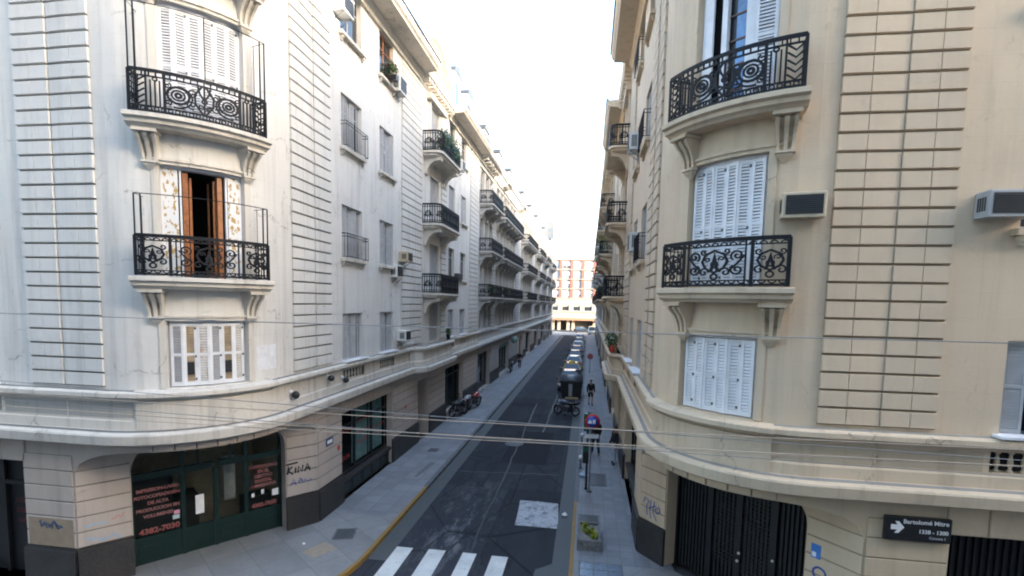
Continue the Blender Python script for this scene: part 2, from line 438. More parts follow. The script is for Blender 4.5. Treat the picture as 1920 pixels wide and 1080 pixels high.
def sweep(mb, P, s0, s1, prof, mat, off=None, extra=()):
    """moulding of profile [(d, z)...] along the path; off(s) pushes it out"""
    S = sorted(set(P.brk(s0, s1)) | {x for x in extra if s0 < x < s1})
    rings = [[P.W(t, d + (off(t) if off else 0), z) for d, z in prof] for t in S]
    mb.loft(rings, mat, True)
def block(mb, P, s0, s1, z0, z1, d0, d1, mat, bv=.012, dfun=None, bs=None):
    """one rusticated stone with bevelled edges"""
    bs = bv if bs is None else bs
    S = P.brk(s0 + bs, s1 - bs)
    if dfun: S = sorted(set(S) | {s0 + bs + (s1 - s0 - 2 * bs) * k / 5 for k in range(6)})
    D = (lambda t: dfun(t)) if dfun else (lambda t: d1)
    fr0 = [P.W(t, D(t), z0 + bv) for t in S]; fr1 = [P.W(t, D(t), z1 - bv) for t in S]
    S2 = [s0] + S[1:-1] + [s1]
    bk0 = [P.W(t, d0, z0) for t in S2]; bk1 = [P.W(t, d0, z1) for t in S2]
    for k in range(len(S) - 1):
        mb.face([fr0[k], fr0[k + 1], fr1[k + 1], fr1[k]], mat)
        mb.face([bk0[k], bk0[k + 1], fr0[k + 1], fr0[k]], mat)
        mb.face([fr1[k], fr1[k + 1], bk1[k + 1], bk1[k]], mat)
    mb.face([bk0[0], fr0[0], fr1[0], bk1[0]], mat); mb.face([fr0[-1], bk0[-1], bk1[-1], fr1[-1]], mat)
def quoin(mb, P, cols, z0, z1, pitch, mat, groove, d=.055, gap=.034, dfun=None):
    a, b = min(c[0] for c in cols), max(c[1] for c in cols)
    S = P.brk(a, b)
    for t0, t1 in zip(S, S[1:]):
        mb.face([P.W(t0, .006, z0), P.W(t1, .006, z0), P.W(t1, .006, z1), P.W(t0, .006, z1)], groove)
    z = z0
    while z < z1 - .05:
        e = min(z + pitch, z1)
        for c in cols:
            block(mb, P, c[0] + .002, c[1] - .002, z + gap / 2, e - gap / 2, .004, d, mat, .010, c[2] if len(c) > 2 else None, .004)
        z = e
def fill(mb, P, s0, s1, z0, z1, d, mat):
    S = P.brk(s0, s1)
    for a, b in zip(S, S[1:]): mb.face([P.W(a, d, z0), P.W(b, d, z0), P.W(b, d, z1), P.W(a, d, z1)], mat)
def pbox(mb, P, s0, s1, d0, d1, z0, z1, mat):
    S = P.brk(s0, s1)
    mb.loft([[P.W(t, d0, z0), P.W(t, d1, z0), P.W(t, d1, z1), P.W(t, d0, z1)] for t in S], mat, True)

# ------------------------------------------------------------------ shared kit (local frame: x along wall, -y outward, z up)
KIT = {}
def kit(key, fn):
    if key not in KIT: KIT[key] = fn()
    return KIT[key]
SLATUNDER = simple('shaded_slat_underside', (.34, .34, .35), .7)  # shadow lines between slats, painted as a darker underside
def louver_leaf(w, h, mat, slats=True, knobs=False, smat=None):
    mb = MB(); st = min(.055, w * .22); t = .035
    mb.box(-w / 2, -w / 2 + st, 0, t, 0, h, mat); mb.box(w / 2 - st, w / 2, 0, t, 0, h, mat)
    for z0, z1 in ((0, .09), (h * .48, h * .48 + .06), (h - .07, h)): mb.box(-w / 2 + st, w / 2 - st, .002, t - .002, z0, z1, mat)
    if slats:
        for a, b in ((.09, h * .48), (h * .48 + .06, h - .07)):
            n = max(2, int((b - a) / .058)); p = (b - a) / n
            for k in range(n):
                z = a + k * p
                mb.face([(-w / 2 + st, .001, z + .012), (w / 2 - st, .001, z + .012), (w / 2 - st, .034, z + p * 1.0), (-w / 2 + st, .034, z + p * 1.0)], smat or mat)
                mb.face([(-w / 2 + st, .001, z + .012), (w / 2 - st, .001, z + .012), (w / 2 - st, .034, z + .002), (-w / 2 + st, .034, z + .002)], SLATUNDER)
    else: mb.box(-w / 2 + st, w / 2 - st, .014, .02, .09, h - .07, mat)
    if knobs:
        for z in (.12, h * .45, h - .14): mb.box(w / 2 - .05, w / 2 - .015, -.02, .002, z, z + .05, IRON_GREY)
    return mb.mesh('shutter')
def win_frame(w, h, mat, mull=True):
    mb = MB(); y0, y1 = .13, .19
    mb.box(-w / 2, -w / 2 + .06, y0, y1, 0, h, mat); mb.box(w / 2 - .06, w / 2, y0, y1, 0, h, mat)
    mb.box(-w / 2 + .06, w / 2 - .06, y0, y1, h - .06, h, mat); mb.box(-w / 2 + .06, w / 2 - .06, y0, y1, 0, .06, mat)
    if mull:
        mb.box(-.035, .035, y0 + .01, y1 - .01, .06, h - .06, mat)
        mb.box(-w / 2 + .06, -.035, y0 + .015, y1 - .015, h * .7, h * .7 + .04, mat); mb.box(.035, w / 2 - .06, y0 + .015, y1 - .015, h * .7, h * .7 + .04, mat)
    return mb.mesh('window')
def win_pane(w, h):
    mb = MB(); mb.box(-w / 2 + .03, w / 2 - .03, .158, .166, .03, h - .03, PANE); return mb.mesh('pane')
def curtain(w, h, mat):
    mb = MB(); n = 18
    for k in range(n):
        a = -w / 2 + .05 + (w - .1) * k / n; b = -w / 2 + .05 + (w - .1) * (k + 1) / n
        y0 = .21 + .02 * math.sin(k * 1.9); y1 = .21 + .02 * math.sin((k + 1) * 1.9)
        mb.face([(a, y0, .03), (b, y1, .03), (b, y1, h - .03), (a, y0, h - .03)], mat)
    return mb.mesh('curtain')
def sill_mesh(w, mat):
    mb = MB()
    mb.cbox(-w / 2 - .13, w / 2 + .13, -.15, .1, -.11, 0, mat, .015)
    for x in (-w / 2, w / 2):
        mb.box(x - .055, x + .055, -.11, .0, -.2, -.11, mat); mb.box(x - .035, x + .035, -.07, .0, -.27, -.2, mat)
    return mb.mesh('sill')
def folded_shutters(w, h, mat, cover=1.0, seed=0, n=4):
    """hinged slatted leaves standing a little folded in the reveal"""
    rng = random.Random(seed); mb = MB(); lw = (w - .05) / n; t = .03
    for k in range(n):
        cx = -w / 2 + .025 + lw * (k + .5)
        if rng.random() > cover: continue
        a = rng.uniform(.12, .45) * (1 if k % 2 else -1); c, s = math.cos(a), math.sin(a)
        q = lw * .80
        def f(x, y, z, cx=cx, c=c, s=s): return (cx + x * c - y * s, .09 + x * s + y * c, z)
        st = .04
        mb.box(-q / 2, -q / 2 + st, 0, t, .02, h - .03, mat, f); mb.box(q / 2 - st, q / 2, 0, t, .02, h - .03, mat, f)
        for z0, z1 in ((.02, .1), (h * .5, h * .5 + .05), (h - .09, h - .03)): mb.box(-q / 2 + st, q / 2 - st, .002, t - .002, z0, z1, mat, f)
        N = max(4, int((h - .2) / .055)); p = (h - .2) / N
        for i in range(N):
            z = .11 + i * p
            mb.face([f(-q / 2 + st, .004, z), f(q / 2 - st, .004, z), f(q / 2 - st, .026, z + p), f(-q / 2 + st, .026, z + p)], mat)
    return mb.mesh('shutter')
def roller(w, h, mat):
    mb = MB(); n = int(h / .055); p = h / n
    for k in range(n):
        z = k * p
        mb.face([(-w / 2, .10, z), (w / 2, .10, z), (w / 2, .088, z + p * .5), (-w / 2, .088, z + p * .5)], mat)
        mb.face([(-w / 2, .088, z + p * .5), (w / 2, .088, z + p * .5), (w / 2, .10, z + p), (-w / 2, .10, z + p)], mat)
    return mb.mesh('shutter')
def guard_mesh(w, h=.78, out=.2):
    mb = MB(); x0, x1 = -w / 2 - .02, w / 2 + .06
    for z in (.03, h - .1, h): mb.tube([(x0, 0, z), (x0, -out, z), (x1, -out, z), (x1, 0, z)], .011, IRON, 4)
    k = 0; x = x0 + .1
    while x < x1 - .05: mb.tube([(x, -out, .03), (x, -out, h)], .007, IRON, 4, False); x += .1
    for x in (x0, x1):
        mb.tube([(x, -out, 0), (x, -out, h)], .012, IRON, 4); mb.tube([(x, -out / 2, .03), (x, -out / 2, h)], .007, IRON, 4)
    return mb.mesh('railing')

def add_window(root, P, s0, s1, z0, z1, tr, style='folded', seed=0, sill=True, d=0., framemat=None, guard=False):
    w = round(s1 - s0, 2); h = round(z1 - z0, 2); sm = (s0 + s1) / 2
    fm = framemat or SHUT_G
    fr = putw(kit(('fr', w, h, fm.name), lambda: win_frame(w, h, fm)), 'window', root, P.W(sm, d, z0), P.rz(sm))
    put(kit(('pn', w, h), lambda: win_pane(w, h)), 'pane', fr, (0, 0, 0))
    if style == 'folded':
        v = seed % 5; put(kit(('fs', w, h, v), lambda: folded_shutters(w, h, SHUT_F, [1, 1, 1, 1, .8][v], v, 4 if w > 1.4 else 3)), 'shutter', fr, (0, 0, 0))
    elif style == 'roller':
        hh = round(h * [1, .97, .7, .55][seed % 4], 2)
        put(kit(('ro', w, hh), lambda: roller(w, hh, SHUT_G)), 'shutter', fr, (0, 0, h - hh))
    elif style == 'curtain': put(kit(('cu', w, h), lambda: curtain(w, h, SHUT_W)), 'curtain', fr, (0, 0, 0))
    if sill: put(kit(('si', w, tr.name), lambda: sill_mesh(w, tr)), 'sill', fr, (0, 0, 0))
    if guard: put(kit(('gd', w), lambda: guard_mesh(w)), 'railing', fr, (0, 0, 0))
    return fr

# ------------------------------------------------------------------ ornate ironwork
def circle(cx, cz, r, n=14, a0=0, a1=2 * PI): return [(cx + r * math.cos(a0 + (a1 - a0) * k / n), cz + r * math.sin(a0 + (a1 - a0) * k / n)) for k in range(n + 1)]
def spiral(cx, cz, r0, r1, a0, turns, n=18): return [(cx + (r0 + (r1 - r0) * k / n) * math.cos(a0 + turns * 2 * PI * k / n), cz + (r0 + (r1 - r0) * k / n) * math.sin(a0 + turns * 2 * PI * k / n)) for k in range(n + 1)]
def line(a, b, n=1): return [(a[0] + (b[0] - a[0]) * k / n, a[1] + (b[1] - a[1]) * k / n) for k in range(n + 1)]
def rail_scroll(s0, s1, z0, z1):
    """pattern with chevron end panels, bar panels, two rosette scrolls and a lyre in the middle"""
    o = []; H = z1 - z0; L = s1 - s0; zb = z0 + .13; zt = z1 - .12; c = (s0 + s1) / 2
    for z, w in ((z1, .045), (z1 - .115, .018), (z0 + .125, .018), (z0 + .03, .03)): o.append((line((s0, z), (s1, z), 16), w))
    n = int(L / .1)
    for k in range(1, n):
        s = s0 + L * k / n; o.append((line((s, z1 - .115), (s, z1)), .014)); o.append((circle(s, z0 + .078, .035, 8), .012))
    e1, e2 = .115 * L, .235 * L
    for a, b in ((s0, 1), (s1, -1)):
        for q in (0, e1, e2): o.append((line((a + b * q, z0), (a + b * q, z1)), .03 if q != e1 else .02))
        m = 5; hh = (zt - zb) / m
        for k in range(m):   # chevrons
            za = zb + k * hh
            o.append(([(a + b * .03, za + hh * .9), (a + b * e1 / 2, za + hh * .1), (a + b * (e1 - .02), za + hh * .9)], .016))
        for k in range(1, 4):
            x = a + b * (e1 + (e2 - e1) * k / 4); o.append((line((x, zb), (x, zt - .06)), .016))
        o.append((circle(a + b * (e1 + e2) / 2, zt - .04, .035, 10), .016))
    a0, a1 = s0 + e2, s1 - e2; W = a1 - a0; zc = (zb + zt) / 2
    for sg in (-1, 1):
        x = c + sg * W * .33
        for r, w in ((H * .2, .028), (H * .12, .02), (H * .05, .03)): o.append((circle(x, zc, r, 14), w))
        o.append((spiral(x, zc, H * .2, H * .31, PI * .5 if sg > 0 else PI * .5, .55 * sg), .02))
        o.append((spiral(x - sg * W * .17, zc + H * .13, .015, .085, 0, 1.3 * sg), .016))
        o.append((spiral(x - sg * W * .17, zc - H * .16, .015, .09, PI, -1.3 * sg), .016))
        o.append((spiral(x + sg * W * .13, zc - H * .2, .012, .06, 0, 1.2 * sg), .014))
        o.append((spiral(x + sg * W * .13, zc + H * .2, .012, .06, 0, -1.2 * sg), .014))
        o.append(([(c + sg * .02, zb), (c + sg * .14, zc - H * .12), (c + sg * .15, zc + H * .1), (c + sg * .03, zt)], .024))
        o.append(([(c, zc), (c + sg * .07, zc + H * .16), (c + sg * .1, zt - .02)], .022))
        o.append((spiral(c + sg * .06, zc - H * .17, .012, .05, 0, 1.2 * sg), .016))
    o.append((line((c, zb), (c, zt)), .02)); o.append((circle(c, zc - .02, .04, 10), .02))
    return o
def rail_medallion(s0, s1, z0, z1):
    """pattern with three medallion panels, scroll fillings and a scalloped frieze"""
    o = []; H = z1 - z0; L = s1 - s0; zb = z0 + .12; zt = z1 - .11; c = (s0 + s1) / 2; zc = (zb + zt) / 2 + .03
    for z, w in ((z1, .05), (z1 - .1, .016), (z0 + .11, .016), (z0 + .03, .03)): o.append((line((s0, z), (s1, z), 16), w))
    n = int(L / .13)
    for k in range(n):
        s = s0 + L * (k + .5) / n; o.append((circle(s, z1 - .1, .05, 8, 0, PI), .014)); o.append((circle(s, z0 + .11, .05, 8, PI, 2 * PI), .014))
    e = .235 * L
    for s in (s0, s0 + e, s1 - e, s1): o.append((line((s, z0), (s, z1)), .032))
    for s in (s0 + e + .09, s1 - e - .09): o.append((line((s, z0), (s, z1)), .016))
    for m, r in ((s0 + e / 2, .17), (c, .2), (s1 - e / 2, .17)):
        o.append(([(m - r, zc), (m - r * .75, zc + r * .62), (m, zc + r), (m + r * .75, zc + r * .62), (m + r, zc), (m + r * .7, zc - r * .6), (m, zc - r), (m - r * .7, zc - r * .6), (m - r, zc)], .026))
        o.append(([(m - .05, zc - r * .8), (m - .02, zc - .02), (m, zc + r * .7), (m + .02, zc - .02), (m + .05, zc - r * .8)], .03))
        o.append((circle(m, zc - r - .07, .05, 10), .02)); o.append((circle(m, zc - .05, .05, 10), .02))
        for sg in (-1, 1):
            o.append((spiral(m + sg * r * .85, zc - r * .95, .012, .085, PI / 2, 1.25 * sg), .018))
            o.append((spiral(m + sg * r * .9, zc + r * .9, .01, .06, -PI / 2, -1.2 * sg), .016))
            o.append((spiral(m + sg * r * .55, zc + .05, .01, .05, 0, 1.1 * sg), .014))
    for sg in (-1, 1):
        x = c + sg * L * .165
        o.append((spiral(x, zc + .1, .015, .1, PI / 2, 1.4 * sg), .02)); o.append((spiral(x, zc - .15, .015, .1, -PI / 2, -1.4 * sg), .02))
        o.append(([(x + sg * .1, zc + .1), (x + sg * .02, zc - .02), (x - sg * .1, zc - .15)], .02))
    return o
def rail_simple(s0, s1, z0, z1, step=.11):
    o = []; L = s1 - s0
    for z, w in ((z1, .05), (z1 - .11, .02), (z0 + .12, .02), (z0 + .03, .035)): o.append((line((s0, z), (s1, z), 6), w))
    n = max(2, int(L / step))
    for k in range(n + 1):
        s = s0 + L * k / n; o.append((line((s, z0), (s, z1)), .035 if k % 8 == 0 else .018))
        if k < n: o.append((circle(s + L / n / 2, z1 - .055, L / n * .3, 6), .012))
    m = max(1, int(L / .55))
    for k in range(m):
        s = s0 + L * (k + .5) / m
        o.append((circle(s, (z0 + z1) / 2, .13, 10), .028)); o.append((circle(s, (z0 + z1) / 2, .06, 8), .022))
        for sg in (-1, 1): o.append((spiral(s + sg * .17, (z0 + z1) / 2 - .08, .015, .07, 0, 1.2 * sg, 10), .02))
    return o
def corbel_mesh(mat, dark, h=.60, out=.40, w=.38):
    """tapering fluted console: cap, swelling scroll front with dark flutes, collar and pointed drop"""
    mb = MB()
    prof = [(.10, -h), (.105, -h * .9), (.12, -h * .75), (.16, -h * .58), (.22, -h * .42), (.29, -h * .30), (.335, -h * .2), (.33, -.10), (.30, -.075)]
    def half(z): return w / 2 * (1 - .30 * (-z / h))
    def strip(f0, f1, push, m):
        rings = []
        for d, z in prof:
            hw = half(z); rings.append([(hw * f0, 0, z), (hw * f0, -(d + push), z), (hw * f1, -(d + push), z), (hw * f1, 0, z)])
        mb.loft(rings, m, True)
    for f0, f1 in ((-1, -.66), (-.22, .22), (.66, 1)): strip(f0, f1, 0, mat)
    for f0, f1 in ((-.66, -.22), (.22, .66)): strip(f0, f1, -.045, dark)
    mb.box(-w * .60, w * .60, -out, 0, -.075, -.03, mat); mb.box(-w * .56, w * .56, -out + .03, 0, -.03, 0, mat)
    mb.box(-w * .41, w * .41, -.14, 0, -h - .045, -h, mat)
    mb.loft([[(-.12, -.11, -h - .045), (.12, -.11, -h - .045), (.12, 0, -h - .045), (-.12, 0, -h - .045)], [(-.115, -.10, -h - .09), (.115, -.10, -h - .09), (.115, 0, -h - .09), (-.115, 0, -h - .09)], [(-.012, -.02, -h - .2), (.012, -.02, -h - .2), (.012, 0, -h - .2), (-.012, 0, -h - .2)]], mat)
    return mb.mesh('corbel')

def chamfer_balcony(root, P, z, tr, pattern, s0=.94, s1=3.24, dep=.5, railh=.85, corb=True, screen=None):
    """bowed slab on two scroll consoles with an ornate iron rail"""
    mb = MB()
    prof = [(.0, z - .26), (dep - .14, z - .26), (dep - .10, z - .22), (dep - .03, z - .19), (dep - .03, z - .12), (dep + .05, z - .09), (dep + .05, z - .01), (dep + .03, z), (0, z)]
    S = [s0 - .06 + (s1 - s0 + .12) * k / 14 for k in range(15)]
    mb.loft([[P.W(t, d, q) for d, q in prof] for t in S], tr, True)
    bal = mb.build('balcony', root)
    r = MB()
    dd = dep - .06
    for pts, w in pattern(s0 + .02, s1 - .02, z + .02, z + railh):
        r.ribbon(pts, lambda a, b, d: P.W(a, dd + d, b), w * 1.45, .03, IRON)
    for e in (s0 + .02, s1 - .02):
        for zz, w in ((z + railh, .045), (z + railh - .1, .018), (z + .13, .018), (z + .05, .03)):
            r.ribbon([(0, zz), (dd, zz)], lambda a, b, d: P.W(e + d, a, b), w, .022, IRON)
        for k in range(5): r.ribbon([(dd * (k + .3) / 5, z + .05), (dd * (k + .3) / 5, z + railh)], lambda a, b, d: P.W(e + d, a, b), .016, .016, IRON)
        for k in range(3): r.ribbon(circle(dd * (k + .8) / 4, z + railh * .45, .06, 8), lambda a, b, d: P.W(e + d, a, b), .014, .016, IRON)
    r.build('railing', bal)
    if corb:
        for t in (s0 + .2, s1 - .2):
            n = P.n(t); p = P.W(t, -.01, z - .26)
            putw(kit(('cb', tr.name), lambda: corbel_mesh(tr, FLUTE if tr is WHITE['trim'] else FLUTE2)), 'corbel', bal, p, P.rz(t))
    if screen:
        f = MB(); zt = z + railh + screen
        for t in (s0 + .03, s0 + .13, s1 - .13, s1 - .03):
            d0 = dd if t in (s0 + .13, s1 - .13) else dd - .02
            f.tube([P.W(t, dd, z + .05), P.W(t, dd, zt)], .017, IRON, 5)
        SS = [s0 + .03 + (s1 - s0 - .06) * k / 12 for k in range(13)]
        f.tube([P.W(t, dd, zt) for t in SS], .010, IRON, 4)
        if screen > 1:
            f.tube([P.W((s0 + s1) / 2 + .02, dd, z + railh), P.W((s0 + s1) / 2 + .02, dd, zt)], .012, IRON, 5)
        for t in (s0 + .03, s1 - .03):
            f.tube([P.W(t, 0, zt), P.W(t, dd, zt)], .007, IRON, 4); f.tube([P.W(t, .1, z + .05), P.W(t, .1, zt)], .009, IRON, 4)
        f.build('screen_frame', bal)
    return bal

def rounded(w, dep, r=.35, n=6):
    pts = [(-w / 2, 0)]
    for k in range(n + 1):
        a = PI + PI / 2 * k / n; pts.append((-w / 2 + r + r * math.cos(a), -dep + r + r * math.sin(a)))
    for k in range(n + 1):
        a = 1.5 * PI + PI / 2 * k / n; pts.append((w / 2 - r + r * math.cos(a), -dep + r + r * math.sin(a)))
    pts.append((w / 2, 0)); return pts
def slab_mesh(w, dep, mat):
    mb = MB(); o = rounded(w, dep); i1 = rounded(w - .14, dep - .1); i2 = rounded(w - .5, dep - .34)
    mb.loft([[(x, y, 0) for x, y in o], [(x, y, -.1) for x, y in o], [(x, y, -.13) for x, y in i1], [(x, y, -.2) for x, y in i1], [(x, y, -.3) for x, y in i2]], mat, True)
    return mb.mesh('balcony')
def rail_mesh(w, dep, h=.9):
    mb = MB(); pts = rounded(w - .12, dep - .06); L = [0]
    for a, b in zip(pts, pts[1:]): L.append(L[-1] + math.hypot(b[0] - a[0], b[1] - a[1]))
    def at(s):
        for k in range(len(L) - 1):
            if s <= L[k + 1] or k == len(L) - 2:
                t = (s - L[k]) / max(1e-6, L[k + 1] - L[k]); a, b = pts[k], pts[k + 1]
                dx, dy = b[0] - a[0], b[1] - a[1]; q = math.hypot(dx, dy) or 1
                return a[0] + dx * t, a[1] + dy * t, dy / q, -dx / q
    def f(s, z, d): x, y, nx, ny = at(min(max(s, 0), L[-1])); return (x + nx * d, y + ny * d, z)
    for p, wd in rail_simple(0, L[-1], 0.02, h, .12):
        if len(p) == 7: p = line(p[0], p[-1], 40)
        mb.ribbon(p, f, wd * 1.6, .03, IRON)
    return mb.mesh('railing')
def bay_corbel(mat, out=.62, h=.8):
    mb = MB(); prof = [(0, -h), (-.10, -h), (-.14, -h * .8), (-.26, -h * .5), (-.48, -h * .28), (-out, -.18), (-out, 0), (0, 0)]
    mb.prism(prof, lambda a, b, d: (d, a, b), -.2, .2, mat); return mb.mesh('corbel')
def street_balcony(root, P, sm, z, w, dep, tr, ncorb=2):
    b = putw(kit(('sl', w, dep, tr.name), lambda: slab_mesh(w, dep, tr)), 'balcony', root, P.W(sm, 0, z), P.rz(sm))
    put(kit(('rl', w, dep), lambda: rail_mesh(w, dep)), 'railing', b, (0, 0, 0))
    for k in range(ncorb):
        x = -w / 2 + .5 + (w - 1.0) * k / (ncorb - 1)
        put(kit(('bc', tr.name, dep), lambda: bay_corbel(tr, dep - .15)), 'corbel', b, (x, 0, -.2))
    return b

def bulge(t, a=13.5, b=19.7, amp=.5):
    def sm(x): x = min(max(x, 0), 1); return x * x * (3 - 2 * x)
    return amp * sm((t - a) / .7) * sm((b - t) / .7)
BEX = [13.5 + .1 * k for k in range(8)] + [19.0 + .1 * k for k in range(8)]

def vents(mb, P, s0, s1, z0, z1, tr, d=0.):
    """little balustrade opening under a window"""
    fill(mb, P, s0, s1, z0, z1, d - .18, DARKROOM)
    n = max(3, int((s1 - s0) / .2))
    for k in range(n):
        t = s0 + (s1 - s0) * (k + .5) / n; c = P.W(t, d - .07, z0)
        mb.lathe((c.x, c.y, z0), [(.045, 0), (.045, .03), (.02, .06), (.045, (z1 - z0) * .4), (.03, (z1 - z0) * .7), (.02, (z1 - z0) * .85), (.045, (z1 - z0) * .92), (.045, z1 - z0)], tr, 8)

CEN = 17.3    # middle of the bay
Z1, Z2, Z3, Z4 = 4.72, 7.2, 10.52, 13.9
ZTOP = 17.25
def corner_building(P, side, M, label, name='corner_building'):
    left = side == 'L'
    wl, tr, bl, ba = M['wall'], M['trim'], M['block'], M['base']
    gr = GROOVE if left else GROOVE2
    base = P.W(2, -3, 0)
    root = thing(name, label, 'building', (base.x, base.y, 0))
    S0, S1 = -16.0, 27.6
    # ---- upper wall
    cw = [(1.3, 2.98, 4.75, 6.25), (1.27, 2.96, Z2, 9.62), (1.29, 3.0, Z3, 13.0), (1.3, 3.0, 13.9, 16.3)]
    if not left: cw = [(1.02, 2.6, 4.75, 6.26), (1.02, 2.57, 7.2, 9.55), (.98, 2.55, 10.4, 12.95), (1.02, 2.55, 13.9, 16.3)]
    cols = [(7.45, 8.92), (10.44, 11.78), (19.95, 21.2), (22.6, 23.95)]
    lv = [(4.75, 6.34), (8.17, 9.88), (11.7, 13.38), (15.2, 16.8)]
    ops = list(cw)
    for a, b in cols + [(-4.4, -2.85)]:
        for z0, z1 in lv: ops.append((a, b, z0, z1))
    doors = [(16.55, 18.05, Z1 + .03, 6.7), (16.55, 18.05, Z2, 9.7), (16.55, 18.05, Z3, 13.0), (16.55, 18.05, Z4, 16.4)]
    ops += doors
    mb = MB(); wall(mb, P, S0, S1, 4.5, ZTOP, ops, wl, 0, .3)
    mb.build('wall', root)
    # ---- back volume and roof
    mb = MB()
    ring = [P.W(t, -.45, 0) for t in (S0, -2, 0)] + [P.W(ARC * k / 6, -.45, 0) for k in range(1, 7)] + [P.W(S1, -.45, 0)]
    if left: back = [Vector((-21, ring[-1].y, 0)), Vector((-21, 20, 0)), Vector((ring[0].x, 20, 0))]
    else: back = [Vector((12, ring[-1].y, 0)), Vector((12, 20, 0)), Vector((ring[0].x, 20, 0))]
    pts = ring + back
    up = [Vector((p.x, p.y, ZTOP + .2)) for p in pts]
    n = len(pts)
    for k in range(len(ring) - 1, n):
        a, b = pts[k], pts[(k + 1) % n]; mb.face([a, b, Vector((b.x, b.y, ZTOP + .2)), Vector((a.x, a.y, ZTOP + .2))], wl)
    mb.face(up, SLATE)
    # mansard along the front
    S = P.brk(S0, S1)
    for a, b in zip(S, S[1:]):
        mb.face([P.W(a, .1, ZTOP + .2), P.W(b, .1, ZTOP + .2), P.W(b, .1, ZTOP + .75), P.W(a, .1, ZTOP + .75)], tr)
        mb.face([P.W(a, .1, ZTOP + .75), P.W(b, .1, ZTOP + .75), P.W(b, -1.6, ZTOP + 3.2), P.W(a, -1.6, ZTOP + 3.2)], SLATE)
        mb.face([P.W(a, -1.6, ZTOP + 3.2), P.W(b, -1.6, ZTOP + 3.2), P.W(b, -2.3, ZTOP + 3.5), P.W(a, -2.3, ZTOP + 3.5)], ZINC)
    mb.build('roof', root)
    # ---- dormers
    def dormer(t):
        m = MB()
        def f(x, y, z): p = P.W(t + x, -y, ZTOP + .6 + z); return p
        m.box(-.75, .75, .05, 2.0, 0, 1.9, bl, f); m.box(-.9, .9, -.02, 2.05, 1.9, 2.05, tr, f)
        m.prism([(-.95, 2.05), (-.7, 2.35), (0, 2.55), (.7, 2.35), (.95, 2.05)], lambda a, b, d: f(a, d, b), -.08, 2.0, ZINC)
        o = m.build('dormer', root)
        g = MB(); g.box(-.42, .42, .02, .045, .25, 1.7, PANE, f); g.build('pane', o)
    for t in ([8.0, 11.5, 21.6, 24.8] if True else []): dormer(t)
    # ---- crowning cornice, interrupted by the bay
    pr = [(0, ZTOP - .42), (.10, ZTOP - .42), (.12, ZTOP - .30), (.2, ZTOP - .22), (.22, ZTOP - .08), (.86, ZTOP - .04), (.88, ZTOP + .02), (.96, ZTOP + .10), (1.0, ZTOP + .22), (1.0, ZTOP + .28), (0, ZTOP + .34)]
    pr2 = [(d * .45, z + .02) for d, z in pr]
    mb = MB(); sweep(mb, P, S0, 14.9, pr, tr); sweep(mb, P, 19.75, S1, pr, tr); sweep(mb, P, 14.9, 19.75, pr2, tr)
    t = 15.2
    while t < 19.6: pbox(mb, P, t, t + .16, .05, .38, ZTOP - .28, ZTOP - .1, tr); t += .42
    # gutter lip
    sweep(mb, P, S0, 14.9, [(1.0, ZTOP + .28), (1.05, ZTOP + .3), (1.05, ZTOP + .36), (.9, ZTOP + .36)], ZINC)
    sweep(mb, P, 19.75, S1, [(1.0, ZTOP + .28), (1.05, ZTOP + .3), (1.05, ZTOP + .36), (.9, ZTOP + .36)], ZINC)
    mb.build('cornice', root)
    # arched attic roof over the bay
    mb = MB(); n = 12; rings = []
    for d in (.12, -2.4):
        rings.append([P.W(CEN + 2.25 * math.cos(PI * k / n), d, ZTOP + .36 + 2.0 * math.sin(PI * k / n)) for k in range(n + 1)])
    mb.loft(rings, ARCHM, True, True, False)
    rings = []
    for d, r, e in ((.16, 2.25, 2.0), (.3, 2.35, 2.1), (.3, 2.45, 2.2), (-.1, 2.45, 2.2)):
        rings.append([P.W(CEN + r * math.cos(PI * k / n), d, ZTOP + .36 + e * math.sin(PI * k / n)) for k in range(n + 1)])
    mb.loft(rings, tr, False, False, False)
    mb.build('attic_arch', root)
    # ---- quoins
    fold = lambda t: .030 + .026 * min(max((t + 1.0) / .5, 0), 1) ** .7
    fold2 = lambda t: .022 + .034 * min(max((5.76 - t) / .5, 0), 1) ** .7
    zt = ZTOP - .45; pit = .311; zb = 4.78
    for cs in ([(-1.88, -1.46), (-1.46, -1.025 if left else -1.003), (-1.0, -.45, fold), (-.45, .0)], [(4.62, 5.15), (5.15, 5.765, fold2), (5.77, 6.72)], [(12.66, 14.3), (14.32, 15.25)], [(18.4, 19.45)], [(25.0, 27.5)], [(-6.3, -5.3)]):
        mb = MB(); quoin(mb, P, cs, zb, zt, pit, bl, gr); mb.build('quoin', root)
    # ---- first-floor ledge, parapet band and ground-floor cornice
    mb = MB()
    ops2 = [(a - .05, b + .05, 4.1, 4.46, .2) for a, b in cols[:2] + cols[2:] + [(-4.45, -2.8)]]
    wall(mb, P, S0, 13.6, 3.7, 4.5, ops2, tr, .02, .2); wall(mb, P, 19.6, S1, 3.7, 4.5, ops2, tr, .02, .2)
    Sb = sorted({13.6 + .1 * k for k in range(61)})
    for a, b in zip(Sb, Sb[1:]):
        mb.face([P.W(a, .02 + bulge(a), 3.7), P.W(b, .02 + bulge(b), 3.7), P.W(b, .02 + bulge(b), 4.5), P.W(a, .02 + bulge(a), 4.5)], tr)
    mb.build('parapet_band', root)
    for a, b in [(a - .05, b + .05) for a, b in cols] + [(-4.45, -2.8)]: mb = MB(); vents(mb, P, a, b, 4.1, 4.46, tr, .02); mb.build('balustrade', root)
    mb = MB()
    lp = [(0, 4.50), (.03, 4.50), (.04, 4.535), (.16, 4.55), (.20, 4.58), (.20, 4.665), (.18, 4.685), (0, 4.72)]
    sweep(mb, P, S0, .68, lp, tr); sweep(mb, P, 3.62, S1, lp, tr, bulge, BEX)
    lp2 = [(d + (.06 if d > 0 else 0), z + .004) for d, z in lp]
